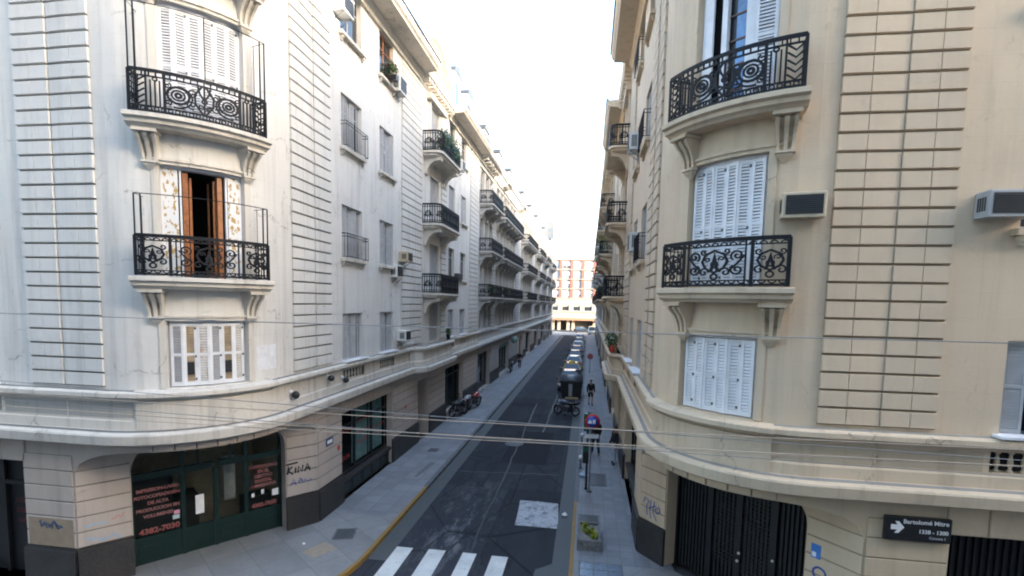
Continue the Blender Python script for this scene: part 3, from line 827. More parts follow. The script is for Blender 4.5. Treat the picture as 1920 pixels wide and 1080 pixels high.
    sweep(mb, P, .68, 3.62, lp2, tr)
    mb.build('ledge', root)
    mb = MB()
    pbox(mb, P, .7, 3.6, .0, .085, 3.72, 4.465, tr)                       # pedestal under the balcony column
    sweep(mb, P, S0, .7, [(.0, 3.7), (.06, 3.7), (.06, 4.03), (.03, 4.06), (0, 4.06)], tr)
    sweep(mb, P, 3.6, S1, [(.0, 3.7), (.06, 3.7), (.06, 4.03), (.03, 4.06), (0, 4.06)], tr, bulge, BEX)
    cp = [(0, 3.48), (.12, 3.48), (.14, 3.52), (.28, 3.535), (.315, 3.56), (.34, 3.75), (.325, 3.785), (.06, 3.83), (0, 3.83)]
    sweep(mb, P, S0, S1, cp, tr, bulge, BEX)
    mb.build('string_cornice', root)
    mb = MB(); sweep(mb, P, S0, S1, [(.10, 3.824), (.19, 3.809), (.19, 3.814), (.10, 3.83)], GRIME if left else GRIME2, bulge, BEX); sweep(mb, P, 3.62, S1, [(.02, 4.716), (.09, 4.70), (.09, 4.705), (.02, 4.722)], GRIME if left else GRIME2, bulge, BEX); sweep(mb, P, S0, .68, [(.02, 4.716), (.09, 4.70), (.09, 4.705), (.02, 4.722)], GRIME if left else GRIME2)
    mb.build('grime', root)
    for a, b in ((-2.65, -1.0), (-.96, .62)):
        mb = MB(); pbox(mb, P, a, b, .0215, .0245, 4.10, 4.44, PANELD if left else PANELB); mb.build('band_panel', root)
    # ---- ground floor, main street and cross street
    foldA, foldB = -.95, 5.8
    shop = [(7.3, 11.66, .0, 3.0, .35), (14.85, 16.5, .0, 2.95, .9), (19.5, 23.7, .35, 2.95, .4)]
    cross = [(-6.6, -2.28, .0, 2.95, .5), (-12, -7.6, .3, 2.95, .5)]
    mb = MB()
    wall(mb, P, foldB, S1, 0, 3.5, shop, ba); wall(mb, P, S0, foldA, 0, 3.5, cross, ba)
    A = P.W(foldA, 0, 0); B = P.W(foldB, 0, 0)
    nn = Vector(((B.y - A.y), -(B.x - A.x), 0)).normalized()
    if nn.y > 0: nn = -nn
    F = Flat(A, B, nn); L = F.L
    t0, t1, zh, rr = 1.03, 4.62, 3.2, .62
    # flat chamfer wall with a basket-arched opening
    def flatpoly(pts): mb.face([F.W(a, 0, b) for a, b in pts], ba)
    flatpoly([(0, 0), (t0, 0), (t0, zh), (0, zh)]); flatpoly([(t1, 0), (L, 0), (L, zh), (t1, zh)])
    arc1 = [(t0 + rr * 1.2 - rr * 1.2 * math.cos(PI / 2 * k / 7), zh - rr + rr * math.sin(PI / 2 * k / 7)) for k in range(8)]
    arc2 = [(t0 + t1 - a, b) for a, b in arc1]
    flatpoly([(t0, zh)] + arc1); flatpoly([(t1, zh)] + arc2)
    edge = [(t0, 0)] + arc1 + arc2[::-1] + [(t1, 0)]
    for a, b in zip(edge, edge[1:]): mb.face([F.W(a[0], 0, a[1]), F.W(b[0], 0, b[1]), F.W(b[0], -.5, b[1]), F.W(a[0], -.5, a[1])], ba)
    # curved wall corbelled over the chamfer, with a flattened arch for its lower edge, and its soffit
    K = 40; SS = [foldA + (foldB - foldA) * k / K for k in range(K + 1)]
    def zl(t):
        x = min(max((t - foldA) / (foldB - foldA), 0), 1); e = min(x, 1 - x) / .24
        return 2.72 + .58 * (math.sqrt(max(0, 1 - (1 - min(e, 1)) ** 2)))
    for k in range(K):
        a, b = SS[k], SS[k + 1]
        mb.face([P.W(a, 0, zl(a)), P.W(b, 0, zl(b)), P.W(b, 0, 3.5), P.W(a, 0, 3.5)], ba)
        qa, qb = F.W(L * k / K, -.02, zl(a)), F.W(L * (k + 1) / K, -.02, zl(b))
        mb.face([P.W(a, 0, zl(a)), P.W(b, 0, zl(b)), qb, qa], ba)
    mb.build('ground_floor_wall', root)
    # rusticated piers
    g0, g1, gp = .98, 3.16, .363
    for Q, cs, e in ((F, [(0.01, t0 - .02)], 2.79), (F, [(t1 + .02, L - .01)], 2.79), (P, [(-2.26, foldA - .01)], g1), (P, [(foldB + .01, 7.28)], g1), (P, [(11.7, 13.2), (13.22, 14.8)], g1), (P, [(16.55, 19.45)], g1), (P, [(23.75, 27.2)], g1)):
        mb = MB(); quoin(mb, Q, cs, g0, e, gp, ba, gr, .03, .022); mb.build('pier', root)
    # flat-arch stones over the openings and along the curve
    for v0, v1, w0, w1, n in ((7.2, 11.8, 3.02, 3.46, 13), (19.4, 23.8, 2.97, 3.46, 12), (-6.7, -2.2, 2.97, 3.46, 7), (.55, 4.3, 3.32, 3.46, 9)):
        mb = MB(); fill(mb, P, v0, v1, w0 - .004, w1, .003, gr)
        for k in range(n): block(mb, P, v0 + (v1 - v0) * k / n + .012, v0 + (v1 - v0) * (k + 1) / n - .012, w0, w1, .002, .03, ba, .008)
        mb.build('flat_arch', root)
    # granite plinth
    for Q, a, b in [(P, a, b) for a, b in ((S0, -12.1), (-7.5, -6.7), (-2.3, foldA), (foldB, 7.32), (11.62, 14.8), (16.55, 19.52), (23.68, S1))] + [(F, 0, t0), (F, t1, L)]:
        mb = MB(); pbox(mb, Q, a, b, 0.002, .09, 0, .92, GRANITE); pbox(mb, Q, a, b, .002, .05, .92, .975, GRANITE); mb.build('plinth', root)
    # ---- shops of the main street
    def shopfront(s0, s1, z0, z1, rec, frame, n, curt=None):
        m = MB(); w = (s1 - s0) / n
        for k in range(n + 1): t = s0 + (s1 - s0) * k / n; q0 = max(s0, t - .045); q1 = min(s1, t + .045); pbox(m, P, q0, q1, -rec, -rec + .07, z0, z1, frame)
        pbox(m, P, s0 + .045, s1 - .045, -rec + .005, -rec + .065, z1 - .09, z1, frame); pbox(m, P, s0 + .045, s1 - .045, -rec + .005, -rec + .065, z0, z0 + .1, frame)
        pbox(m, P, s0 + .045, s1 - .045, -rec + .008, -rec + .06, z1 - .62, z1 - .55, frame)
        f = m.build('shopfront', root)
        g = MB(); fill(g, P, s0, s1, z0, z1, -rec + .02, SHOPGLASS); g.build('pane', f)
        i = MB(); fill(i, P, s0 - .3, s1 + .3, z0 - .3, z1, -rec - 1.6, curt or DARKROOM)
        for t in (s0 - .3, s1 + .3): i.face([P.W(t, -rec, z0 - .3), P.W(t, -rec - 1.6, z0 - .3), P.W(t, -rec - 1.6, z1), P.W(t, -rec, z1)], DARKROOM)
        i.face([P.W(s0 - .3, -rec, z0 - .02), P.W(s1 + .3, -rec, z0 - .02), P.W(s1 + .3, -rec - 1.6, z0 - .02), P.W(s0 - .3, -rec - 1.6, z0 - .02)], DARKROOM)
        i.face([P.W(s0 - .3, -rec, z1 + .01), P.W(s1 + .3, -rec, z1 + .01), P.W(s1 + .3, -rec - 1.6, z1 + .01), P.W(s0 - .3, -rec - 1.6, z1 + .01)], DARKROOM)
        i.build('interior', f)
        return f
    tealc = simple('teal_blind', (.22, .38, .39), .8, 0, .25, 3)
    f1 = shopfront(7.32, 11.64, .68, 3.0, .3, BLACK if left else BLACK, 3)
    m = MB()
    for a, b in ((8.85, 10.15), (10.25, 11.55)):
        n = 24
        for k in range(n):
            x0 = a + (b - a) * k / n; x1 = a + (b - a) * (k + 1) / n
            m.face([P.W(x0, -.42 - .02 * (k % 2), .8), P.W(x1, -.42 - .02 * ((k + 1) % 2), .8), P.W(x1, -.42 - .02 * ((k + 1) % 2), 2.95), P.W(x0, -.42 - .02 * (k % 2), 2.95)], tealc)
    m.build('blind', f1)
    m = MB()
    if left:
        sg = lambda s, z: (lambda x, y, d: P.W(s + x, -.27 + d, z + y))
        for s, z, w, sz in ((8.05, 2.15, 'FOTOCOPIAS', .2), (9.5, 2.3, 'PLOTEOS', .26), (9.5, 1.85, 'COLOR LASER', .17), (9.4, 1.5, 'ANILLADOS', .17), (10.9, 1.75, 'ENCUADERNACION', .13), (10.9, 1.45, 'DIGITAL', .15), (8.05, 1.2, 'COLOR', .22)):
            m = MB(); text_into(m, w, sz, sg(s, z), REDTXT); m.build('lettering', f1)
    # low base with cellar lights under the first shop window
    m = MB(); pbox(m, P, 7.305, 11.655, -.34, -.04, .56, .675, GRANITE); pbox(m, P, 7.305, 11.655, -.34, -.14, .0, .56, GRANITE)
    for k in range(5): pbox(m, P, 7.5 + k * .84, 8.12 + k * .84, -.145, -.12, .1, .45, GREEN)
    m.build('cellar_base', root)
    shopfront(19.52, 23.68, .35, 2.95, .35, GREEN if left else BLACK, 3)
    # house door in the bay
    m = MB(); pbox(m, P, 14.87, 16.48, -.88, -.8, 0, 2.93, DARKWOOD)
    for k in range(2): pbox(m, P, 14.98 + .78 * k, 15.62 + .78 * k, -.8, -.77, .3, 2.3, DARKWOOD)
    d = m.build('door', root); m = MB()
    pbox(m, P, 15.05, 15.55, -.77, -.755, 1.2, 2.2, PANE); pbox(m, P, 15.83, 16.33, -.77, -.755, 1.2, 2.2, PANE); m.build('pane', d)
    # cross street openings
    m = MB(); fill(m, P, -6.6, -2.28, 0, 2.95, -.45, BLACK)
    t = -6.6
    if left:
        for k in range(5): pbox(m, P, -6.6 + k * 1.06, -6.52 + k * 1.06, -.44, -.36, 0, 2.95, BLACK)
        pbox(m, P, -6.5, -2.3, -.43, -.37, 2.2, 2.3, BLACK)
        sg = lambda s, z: (lambda x, y, d: P.W(s + x, -.42 + d, z + y))
        GL = []
        for w, z in (('COPIAS', 1.75), ('COLOR', 1.5), ('LASER', 1.25)): q = MB(); text_into(q, w, .16, sg(-2.85, z), DREDTXT); GL.append(q)
    else:
        while t < -2.3: pbox(m, P, t, t + .05, -.44, -.4, 0, 2.9, BLACK); t += .12
    sgate = m.build('shop_gate', root)
    if left:
        for q in GL: q.build('lettering', sgate)
    m = MB(); fill(m, P, -12, -7.6, .3, 2.95, -.45, BLACK); m.build('shop_gate', root)
    # ---- chamfer windows
    for k, o in enumerate(cw):
        s0, s1, z0, z1 = o; h = z1 - z0; w = s1 - s0
        m = MB()   # moulded surround: jambs and a bowed head
        for a, b in ((s0 - .13, s0), (s1, s1 + .13)): pbox(m, P, a, b, .0, .028, z0, z1, tr)
        pbox(m, P, s0 - .13, s1 + .13, .0, .03, z1, z1 + .07, tr); pbox(m, P, s0 - .2, s1 + .2, .0, .065, z1 + .07, z1 + .12, tr)
        for a in (s0, s1 - .05): pbox(m, P, a + .001, a + .049, -.29, -.12, z0, z1, SHUT_W if not (left and k == 0) else SHUT_G)
        pbox(m, P, s0 + .05, s1 - .05, -.29, -.12, z1 - .05, z1 - .001, SHUT_W)
        win = m.build('window', root)
        closed = (left and k in (0, 2)) or (not left and k in (0, 1)) or k == 3
        m = MB(); fill(m, P, s0 + .02, s1 - .02, z0, z1, -.285, PANE if left or k != 2 else BLACK); 
        if not (left and k == 1): m.build('pane', win)
        if closed:
            n = 6; lw = (w - .1) / n
            rusty = left and k == 0; mt = SHUT_W
            for i in range(n):
                t = s0 + .05 + lw * (i + .5)
                p = P.W(t, -.10 if i % 2 else -.085, z0 + .02); SM = [SHUT_G, RUST2, RUSTY, SHUT_G, RUST2, RUSTY][i] if rusty else None
                lf = putw(kit(('lf', round(lw, 3), round(h, 2), SM.name if rusty else '', i % 2 == 1), lambda: louver_leaf(lw - .004, h - .08, mt, True, i % 2 == 1, SM)), 'shutter', win, p, P.rz(t) + (.16 if i % 2 else -.16) * 1)
            if left and k == 0:
                for i in (1, 4):
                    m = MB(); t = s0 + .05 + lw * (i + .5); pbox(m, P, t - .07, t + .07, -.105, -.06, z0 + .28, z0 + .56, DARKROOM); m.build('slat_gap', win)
    if left:
        # open French door with wooden leaves and stained white shutters
        s0, s1, z0, z1 = cw[1]
        m = MB()
        for a, b in ((s0 + .04, s0 + .33), (s1 - .32, s1 - .04)): pbox(m, P, a, b, -.16, -.12, z0 + .03, z1 - .06, STAINED)
        for a, b in ((s0 + .36, s0 + .40), (s1 - .38, s1 - .34)): pbox(m, P, a, b, -.2, -.12, z0 + .03, z1 - .06, SHUT_W)
        m.build('shutter', root)
        m = MB()
        for a, b in ((s0 + .42, s0 + .53), (s1 - .55, s1 - .44)): pbox(m, P, a, b, -.27, -.15, z0 + .02, z1 - .1, WOOD)
        for tt, sgn in ((s0 + .56, 1), (s1 - .56, -1)):
            n = P.n(tt)
            for q0, q1, zz0, zz1 in ((0, .05, .05, 2.25), (.05, .42, .05, .3), (.42, .46, .05, 2.25)):
                a = [P.W(tt, -.27 - q0, 0), P.W(tt, -.27 - q1, 0), P.W(tt + sgn * .05, -.27 - q1, 0), P.W(tt + sgn * .05, -.27 - q0, 0)]
                m.hexa([Vector((p.x, p.y, z0 + zz0)) for p in a] + [Vector((p.x, p.y, z0 + zz1)) for p in a], WOOD)
        m.build('door', root)
        m = MB()
        for q in (-.3, -3.2):
            if q == -3.2: fill(m, P, s0 - .2, s1 + .2, z0, z1, q, DARKROOM)
        for t in (s0 - .02, s1 + .02): m.face([P.W(t, -.3, z0), P.W(t, -3.2, z0), P.W(t, -3.2, z1), P.W(t, -.3, z1)], DARKROOM)
        for z in (z0 + .002, z1 - .002): m.face([P.W(s0, -.3, z), P.W(s1, -.3, z), P.W(s1, -2.4, z), P.W(s0, -2.4, z)], DARKROOM)
        m.build('interior', root)
    else:
        s0, s1, z0, z1 = cw[2]
        m = MB()   # shutters thrown open either side, door leaves ajar
        pbox(m, P, s1 - .28, s1 - .05, -.14, -.10, z0 + .02, z1 - .06, SHUT_W)
        m.build('shutter', root)
        lw = .36; t = s0 + .05 + lw / 2
        putw(kit(('lf', lw, round(z1 - z0, 2), SHUT_W.name, False), lambda: louver_leaf(lw, z1 - z0 - .08, SHUT_W, True, False)), 'shutter', root, P.W(t, -.09, z0 + .02), P.rz(t) + .1)
        m = MB()
        for a, b in ((s0 + .42, s0 + .62), (s1 - .56, s1 - .44)): pbox(m, P, a, b, -.26, -.16, z0 + .02, z1 - .06, SHUT_W)
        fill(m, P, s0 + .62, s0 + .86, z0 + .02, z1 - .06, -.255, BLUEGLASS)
        for z in (z0 + .45, z0 + .9, z0 + 1.35, z0 + 1.8): pbox(m, P, s0 + .62, s1 - .56, -.25, -.235, z, z + .03, DARKWOOD)
        m.build('door', root)
    # ---- chamfer balconies
    if left:
        chamfer_balcony(root, P, Z2, tr, rail_medallion, screen=.85); chamfer_balcony(root, P, Z3, tr, rail_scroll, screen=1.3); chamfer_balcony(root, P, Z4, tr, rail_scroll)
    else:
        chamfer_balcony(root, P, 7.15, tr, rail_medallion, .62, 2.72); chamfer_balcony(root, P, 10.38, tr, rail_scroll, .58, 2.75); chamfer_balcony(root, P, Z4, tr, rail_scroll, .6, 2.72)
    # ---- street windows
    sd = 0
    for ci, (a, b) in enumerate(cols + [(-4.4, -2.85)]):
        for li, (z0, z1) in enumerate(lv):
            sd += 1
            st = 'folded'
            if ci == 2: st = 'roller'; sd = 4 * sd
            if (ci, li) in ((0, 3), (1, 3)): st = 'curtain' if ci == 0 else 'none'
            if ci > 1 and li in (1, 3): st = 'none'
            add_window(root, P, a, b, z0, z1, tr, st, sd, li > 0, 0, WOOD if (ci, li) == (1, 3) and left else None, guard=(ci, li) in ((0, 1), (1, 3), (0, 2)))
            if li == 0:
                pass
    for a, b in cols + [(-4.4, -2.85)]: m = MB(); pbox(m, P, a - .1, b + .1, -.1, .22, 4.722, 4.765, SHUT_W); m.build('sill', root)
    # ---- bay: doors and balconies
    for k, (a, b, z0, z1) in enumerate(doors):
        add_window(root, P, a, b, z0, z1, tr, 'roller' if k != 2 else 'folded', k, False)
        if k: street_balcony(root, P, CEN, z0, 3.9, .95, tr)
    m = MB()   # arched hood and pilasters of the top bay window
    for t in (16.2, 18.2): pbox(m, P, t, t + .2, 0, .1, Z4, 16.6, tr)
    pbox(m, P, 15.9, 18.7, 0, .25, 16.5, 16.75, tr)
    m.build('hood', root)
    return root, F

LB, FL = corner_building(PL, 'L', WHITE, 'white plastered corner building with open wood framed balcony door and dark green shopfront')
RB, FR = corner_building(PR, 'R', BEIGE, 'beige corner building with white closed shutters and black metal shop gates')

# ------------------------------------------------------------------ chamfer shopfront of the left corner, gates of the right corner
def left_shop():
    F, root = FL, LB; rec = -.42; t0, t1 = 1.03, 4.62; MU = [1.05, 2.14, 2.9, 3.66, 4.60]
    m = MB()
    def bx(a, b, z0, z1, d0=rec, d1=rec + .08, mat=GREEN): m.hexa([F.W(a, d0, z0), F.W(b, d0, z0), F.W(b, d1, z0), F.W(a, d1, z0), F.W(a, d0, z1), F.W(b, d0, z1), F.W(b, d1, z1), F.W(a, d1, z1)], mat)
    for k, t in enumerate(MU): bx(t - .05, t + .05, 0.0, 3.15 if k != 2 else 2.2)
    for a, b in zip(MU, MU[1:]):
        bx(a + .05, b - .05, 2.2, 2.36, rec - .003, rec + .1); bx(a + .05, b - .05, .0, .62, rec, rec + .05)
        bx(a + .05, b - .05, .62, .70, rec - .002, rec + .075)
        for z in (.16, .34): bx(a + .16, b - .16, z, z + .12, rec + .052, rec + .065)
    for t in (2.5, 3.28): bx(t - .02, t + .02, 2.36, 3.15)
    fr = m.build('shopfront', root)
    g = MB(); fill(g, F, t0, t1, .70, 3.2, rec + .03, SHOPGLASS); g.build('pane', fr)
    i = MB()
    def q(a, d0, z0, b, d1, z1, mat): i.face([F.W(a, d0, z0), F.W(b, d1, z0), F.W(b, d1, z1), F.W(a, d0, z1)], mat)
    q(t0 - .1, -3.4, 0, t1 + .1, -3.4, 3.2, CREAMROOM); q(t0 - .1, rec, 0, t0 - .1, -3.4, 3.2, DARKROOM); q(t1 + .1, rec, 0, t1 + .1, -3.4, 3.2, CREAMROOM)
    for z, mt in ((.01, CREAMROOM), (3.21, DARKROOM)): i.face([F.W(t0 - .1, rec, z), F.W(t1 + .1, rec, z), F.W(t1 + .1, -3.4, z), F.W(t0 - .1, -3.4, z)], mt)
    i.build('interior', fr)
    i = MB()
    def bx2(a, b, d0, d1, z0, z1, mat): i.hexa([F.W(a, d0, z0), F.W(b, d0, z0), F.W(b, d1, z0), F.W(a, d1, z0), F.W(a, d0, z1), F.W(b, d0, z1), F.W(b, d1, z1), F.W(a, d1, z1)], mat)
    bx2(t0 + .05, 2.0, -.9, -.84, .3, 2.1, BLACK); bx2(3.3, 3.6, -1.6, -1.2, .9, 2.2, ALU); bx2(2.1, 2.8, -2.6, -1.9, 0, 1.0, DARKROOM); bx2(3.75, 4.5, -1.4, -.9, 0, .9, BLACK)
    i.build('counter', fr)
    m = MB()
    def T(w, t, z, sz):
        m = MB()
        text_into(m, w, sz, lambda x, y, d: F.W(t + x, rec + .034 + d, z + y), PINKTXT, offset=.005, ext=.0005)
        text_into(m, w, sz, lambda x, y, d: F.W(t + x, rec + .039 + d, z + y), REDTXT, ext=.0005); m.build('lettering', fr)
    for w, z in (('IMPRESION-LASER', 1.86), ('FOTOCOPIADORAS', 1.69), ('DE ALTA', 1.52), ('PRODUCCION EN', 1.35), ('VOLUMENES', 1.18)): T(w, 1.6, z, .112)
    T('4382-7030', 1.62, .76, .2)
    for w, z in (('FOTOCOPIAS', 1.9), ('EN EL', 1.76), ('CENTRO', 1.62), ('DIGITAL', 1.48), ('INMEDIATO', 1.34)): T(w, 4.13, z, .125)
    T('4382-7030', 4.14, .76, .155)
    for a, b, z0, z1, mt in ((2.42, 2.62, .98, 1.5, PAPER), (1.93, 2.06, 1.12, 1.22, simple('pink_paper', (.75, .35, .5), .8)), (1.9, 2.05, .99, 1.1, simple('pale_blue_paper', (.5, .65, .65), .8)), (4.36, 4.54, 1.0, 1.2, PAPER), (3.8, 3.88, 1.08, 1.2, PAPER), (4.06, 4.14, 1.12, 1.25, PAPER)):
        m = MB(); m.hexa([F.W(a, rec + .035, z0), F.W(b, rec + .035, z0), F.W(b, rec + .04, z0), F.W(a, rec + .04, z0), F.W(a, rec + .035, z1), F.W(b, rec + .035, z1), F.W(b, rec + .04, z1), F.W(a, rec + .04, z1)], mt); m.build('notice', fr)
left_shop()
def right_gate():
    F, root = FR, RB; rec = -.42; t0, t1 = 1.03, 4.62
    m = MB(); fill(m, F, t0 - .05, t1 + .05, 0, 3.2, rec - .05, BLACK)
    MU = [t0, 1.9, 2.75, 3.55, t1]
    gm = simple('dark_gate_metal', (.022, .024, .024), .5, .3)
    def bx(a, b, z0, z1, d0, d1, mat): m.hexa([F.W(a, d0, z0), F.W(b, d0, z0), F.W(b, d1, z0), F.W(a, d1, z0), F.W(a, d0, z1), F.W(b, d0, z1), F.W(b, d1, z1), F.W(a, d1, z1)], mat)
    for k in range(4):
        a, b = MU[k], MU[k + 1]
        bx(a, a + .08, 0, 3.15, rec - .04, rec + .06, BLACK); bx(b - .05, b, 0, 3.15, rec - .04, rec + .06, BLACK)
        n = int((b - a - .14) / .1)
        for i in range(n):
            x = a + .09 + (b - a - .15) * i / n; bx(x, x + .055, .06, 2.85, rec - .03, rec + .015, gm)
        if k in (1, 2):
            for j in range(22): bx(a + .09, b - .06, .7 + j * .095, .73 + j * .095, rec + .014, rec + .022, gm)
    bx(t0, t1, 2.85, 2.95, rec - .03, rec + .08, BLACK)
    g = m.build('shop_gate', root)
    m = MB()
    for t, z in ((2.72, 1.15), (1.9, 1.35), (2.2, .75), (2.75, .95)):
        c = F.W(t, rec + .08, z); m.sphere(tuple(c), .035, ALU, 8, 6)
    m.build('lock', g)
right_gate()

# ------------------------------------------------------------------ marks painted on the walls
def strokes(name, root, f, lines, w, mat):
    m = MB()
    for pts in lines: m.ribbon(pts, f, w, .003, mat)
    return m.build(name, root)
SPRAY_K = simple('black_spray', (.015, .015, .018), .8); SPRAY_B = simple('blue_spray', (.03, .08, .28), .8); SPRAY_LB = simple('pale_blue_spray', (.28, .42, .55), .9); SPRAY_P = simple('faded_red_spray', (.5, .25, .22), .9); TANPATCH = simple('tan_repaint', (.30, .225, .15), .9)
LF = FL.L
fl = lambda t0, z0: (lambda a, b, d: FL.W(t0 + a, .036 + d, z0 + b))
strokes('graffiti', LB, fl(4.66, 1.62), [line((0, .05), (.04, .28)), [(.14, .26), (.03, .15), (.16, .03)], line((.22, .05), (.24, .22)), [(.3, .04), (.32, .24), (.42, .06), (.45, .25)], [(.5, .05), (.58, .27), (.66, .05)], line((.52, .14), (.66, .14)), line((-.04, .34), (.3, .36), 3)], .05, SPRAY_K)
strokes('graffiti', LB, fl(4.74, 1.3), [[(0, 0), (.1, .2), (.16, 0)], line((.02, .08), (.16, .08)), spiral(.28, .1, .02, .08, 0, 1.3), [(.38, .02), (.42, .14), (.5, .04), (.62, .1)]], .025, SPRAY_B)
m = MB(); pbox(m, PL, -2.2, -1.0, .0305, .0325, 1.0, 1.66, TANPATCH); m.build('repainted_patch', LB)
rng = random.Random(3)
cl = lambda t0, z0: (lambda a, b, d: PL.W(t0 + a, .037 + d, z0 + b))
def scribble(n, w, h, seed):
    r = random.Random(seed); return [[(w * k / n + r.uniform(-.02, .05), r.uniform(0, h)) for k in range(n)]]
strokes('graffiti', LB, cl(-1.9, 1.42), scribble(14, .7, .18, 1) + scribble(12, .62, .2, 2), .04, simple('slate_blue_spray', (.08, .12, .2), .8))
strokes('graffiti', LB, fl(.12, 1.02), scribble(12, .7, .16, 5), .04, SPRAY_LB); strokes('graffiti', LB, fl(.1, 1.42), scribble(8, .5, .08, 6), .035, SPRAY_LB); strokes('graffiti', LB, fl(.62, 1.5), scribble(7, .28, .14, 7), .03, SPRAY_P)
fr_ = lambda t0, z0: (lambda a, b, d: FR.W(t0 - a, .036 + d, z0 + b))
strokes('graffiti', RB, fr_(5.42, 1.1), [[(0, .35), (.05, .5), (.2, .46), (.12, .25), (.16, .05)], [(.28, .5), (.24, .2), (.3, .0)], [(.2, .25), (.45, .4)], [(.4, .5), (.36, .2), (.5, .0)], spiral(.5, .3, .02, .12, 0, 1.2)], .03, SPRAY_B)
strokes('graffiti', RB, fr_(.82, 1.0), [circle(.1, .75, .12, 14), spiral(.3, .55, .02, .12, 0, 1.3), circle(.5, .48, .1, 12), [(.6, .5), (.66, .3), (.8, .42)]], .04, SPRAY_B)
m = MB(); m.hexa([FR.W(.9, .034, 2.02), FR.W(.72, .034, 2.02), FR.W(.72, .038, 2.02), FR.W(.9, .038, 2.02), FR.W(.9, .034, 2.3), FR.W(.72, .034, 2.3), FR.W(.72, .038, 2.3), FR.W(.9, .038, 2.3)], BLUEV)
m.hexa([FR.W(.88, .039, 2.05), FR.W(.8, .039, 2.05), FR.W(.8, .041, 2.05), FR.W(.88, .041, 2.05), FR.W(.88, .039, 2.14), FR.W(.8, .039, 2.14), FR.W(.8, .041, 2.14), FR.W(.88, .041, 2.14)], WHITETXT)
m.build('sticker', RB)
# patch of lighter repair beside the lower left window
m = MB(); pbox(m, PL, 3.2, 3.85, .0015, .003, 5.0, 5.62, simple('pale_filler', (.66, .66, .67), .9)); m.build('wall_repair', LB)

# ------------------------------------------------------------------ things fixed to the corner buildings
def ac_unit(P, s, z, label, w=.62, h=.42, dep=.38, mat=ALU, bracket=True, front=True):
    p = P.W(s, .0, z); t = thing('air_conditioner', label, 'air conditioner', p, P.rz(s), 'air conditioners on the facades')
    key = ('ac', w, h, dep, mat.name)
    def mk():
        m = MB(); m.cbox(-w / 2, w / 2, -dep, 0, 0, h, mat, .018); return m.mesh('casing')
    def gr():
        m = MB(); m.box(-w / 2 + .05, w / 2 - .05, -dep - .006, -dep + .004, .05, h - .05, BLACK)
        for k in range(9): zz = .06 + (h - .12) * k / 9; m.box(-w / 2 + .05, w / 2 - .05, -dep - .014, -dep - .004, zz, zz + .010, simple('grille_bar', (.035, .036, .04), .5))
        for k in range(4): yy = -dep + .08 + k * .05; m.box(w / 2 - .002, w / 2 + .005, yy, yy + .03, .1, h - .1, BLACK); m.box(-w / 2 - .005, -w / 2 + .002, yy, yy + .03, .1, h - .1, BLACK)
        return m.mesh('grille')
    def br():
        m = MB()
        for x in (-w * .35, w * .35): m.tube([(x, 0, -.22), (x, -dep * .9, -.01), (x, 0, -.01)], .014, IRON_GREY, 4)
        return m.mesh('bracket')
    put(kit(key + (1,), mk), 'casing', t, (0, 0, 0)); put(kit(key + (2,), gr), 'grille', t, (0, 0, 0))
    if bracket: put(kit(key + (3,), br), 'bracket', t, (0, 0, 0))
    return t
ac_unit(PR, .48, 8.34, 'beige window air conditioner beside the closed white shutters on the rounded corner', .66, .42, .30, CASING_BEIGE, False)
ac_unit(PR, -2.5, 8.32, 'greyish air conditioner right of the rusticated strip at the picture edge', .7, .42, .34, simple('dull_grey_casing', (.33, .33, .32), .5), False)
ac_unit(PL, 7.25, 15.55, 'white air conditioner left of the dark top window near the upper picture edge', .7, .55, .4)
ac_unit(PL, 12.0, 15.1, 'white air conditioner below the flowering top window of the white facade', .75, .62, .35)
ac_unit(PL, 12.65, 8.45, 'brownish air conditioner high beside the shuttered window of the white facade', .6, .42, .42, CASING_BEIGE)
ac_unit(PL, 12.45, 5.1, 'pale square air conditioner beside the lowest narrow window of the white facade', .62, .45, .42)
ac_unit(PL, 11.9, 7.75, 'slim white air conditioner hanging under the sill of the second row window', .7, .5, .26)
ac_unit(PL, 21.9, 14.6, 'white air conditioner beyond the planted top balcony of the white facade', .75, .6, .35)
ac_unit(PL, 21.6, 8.0, 'dark bracketed air conditioner next to the first bay balcony on the left', .7, .5, .3, IRON_GREY)
ac_unit(PR, 9.4, 8.6, 'white air conditioner on the receding beige side facade', .75, .6, .35)
ac_unit(PR, 11.3, 12.4, 'white air conditioner below the upper side windows of the beige facade', .75, .6, .35)

def globe_lamp(P, s, z, d, label, r):
    p = P.W(s, d, z); t = thing('wall_lamp', label, 'wall lamp', p, P.rz(s), 'black wall lamps on the ledge band')
    m = MB(); m.sphere((0, -.16, -.02), r, BLACK, 14, 10); put(m.mesh('globe'), 'globe', t, (0, 0, 0))
    m = MB(); m.lathe((0, 0, .06), [(.07, 0), (.07, -.02), (.03, -.05), (.02, -.1)], WHITETXT, 12, 'y'); m.tube([(0, -.05, .06), (0, -.16, .07), (0, -.16, 0)], .018, ALU, 6)
    put(m.mesh('arm'), 'arm', t, (0, 0, 0))
globe_lamp(PL, 4.42, 4.2, .02, 'black round lamp on the white band left of the corner fold', .11)
globe_lamp(PL, 6.35, 4.38, .02, 'black lamp under the ledge just past the corner fold', .10)
globe_lamp(PL, 7.3, 4.18, .02, 'black lamp beside the first little balustrade opening', .10)

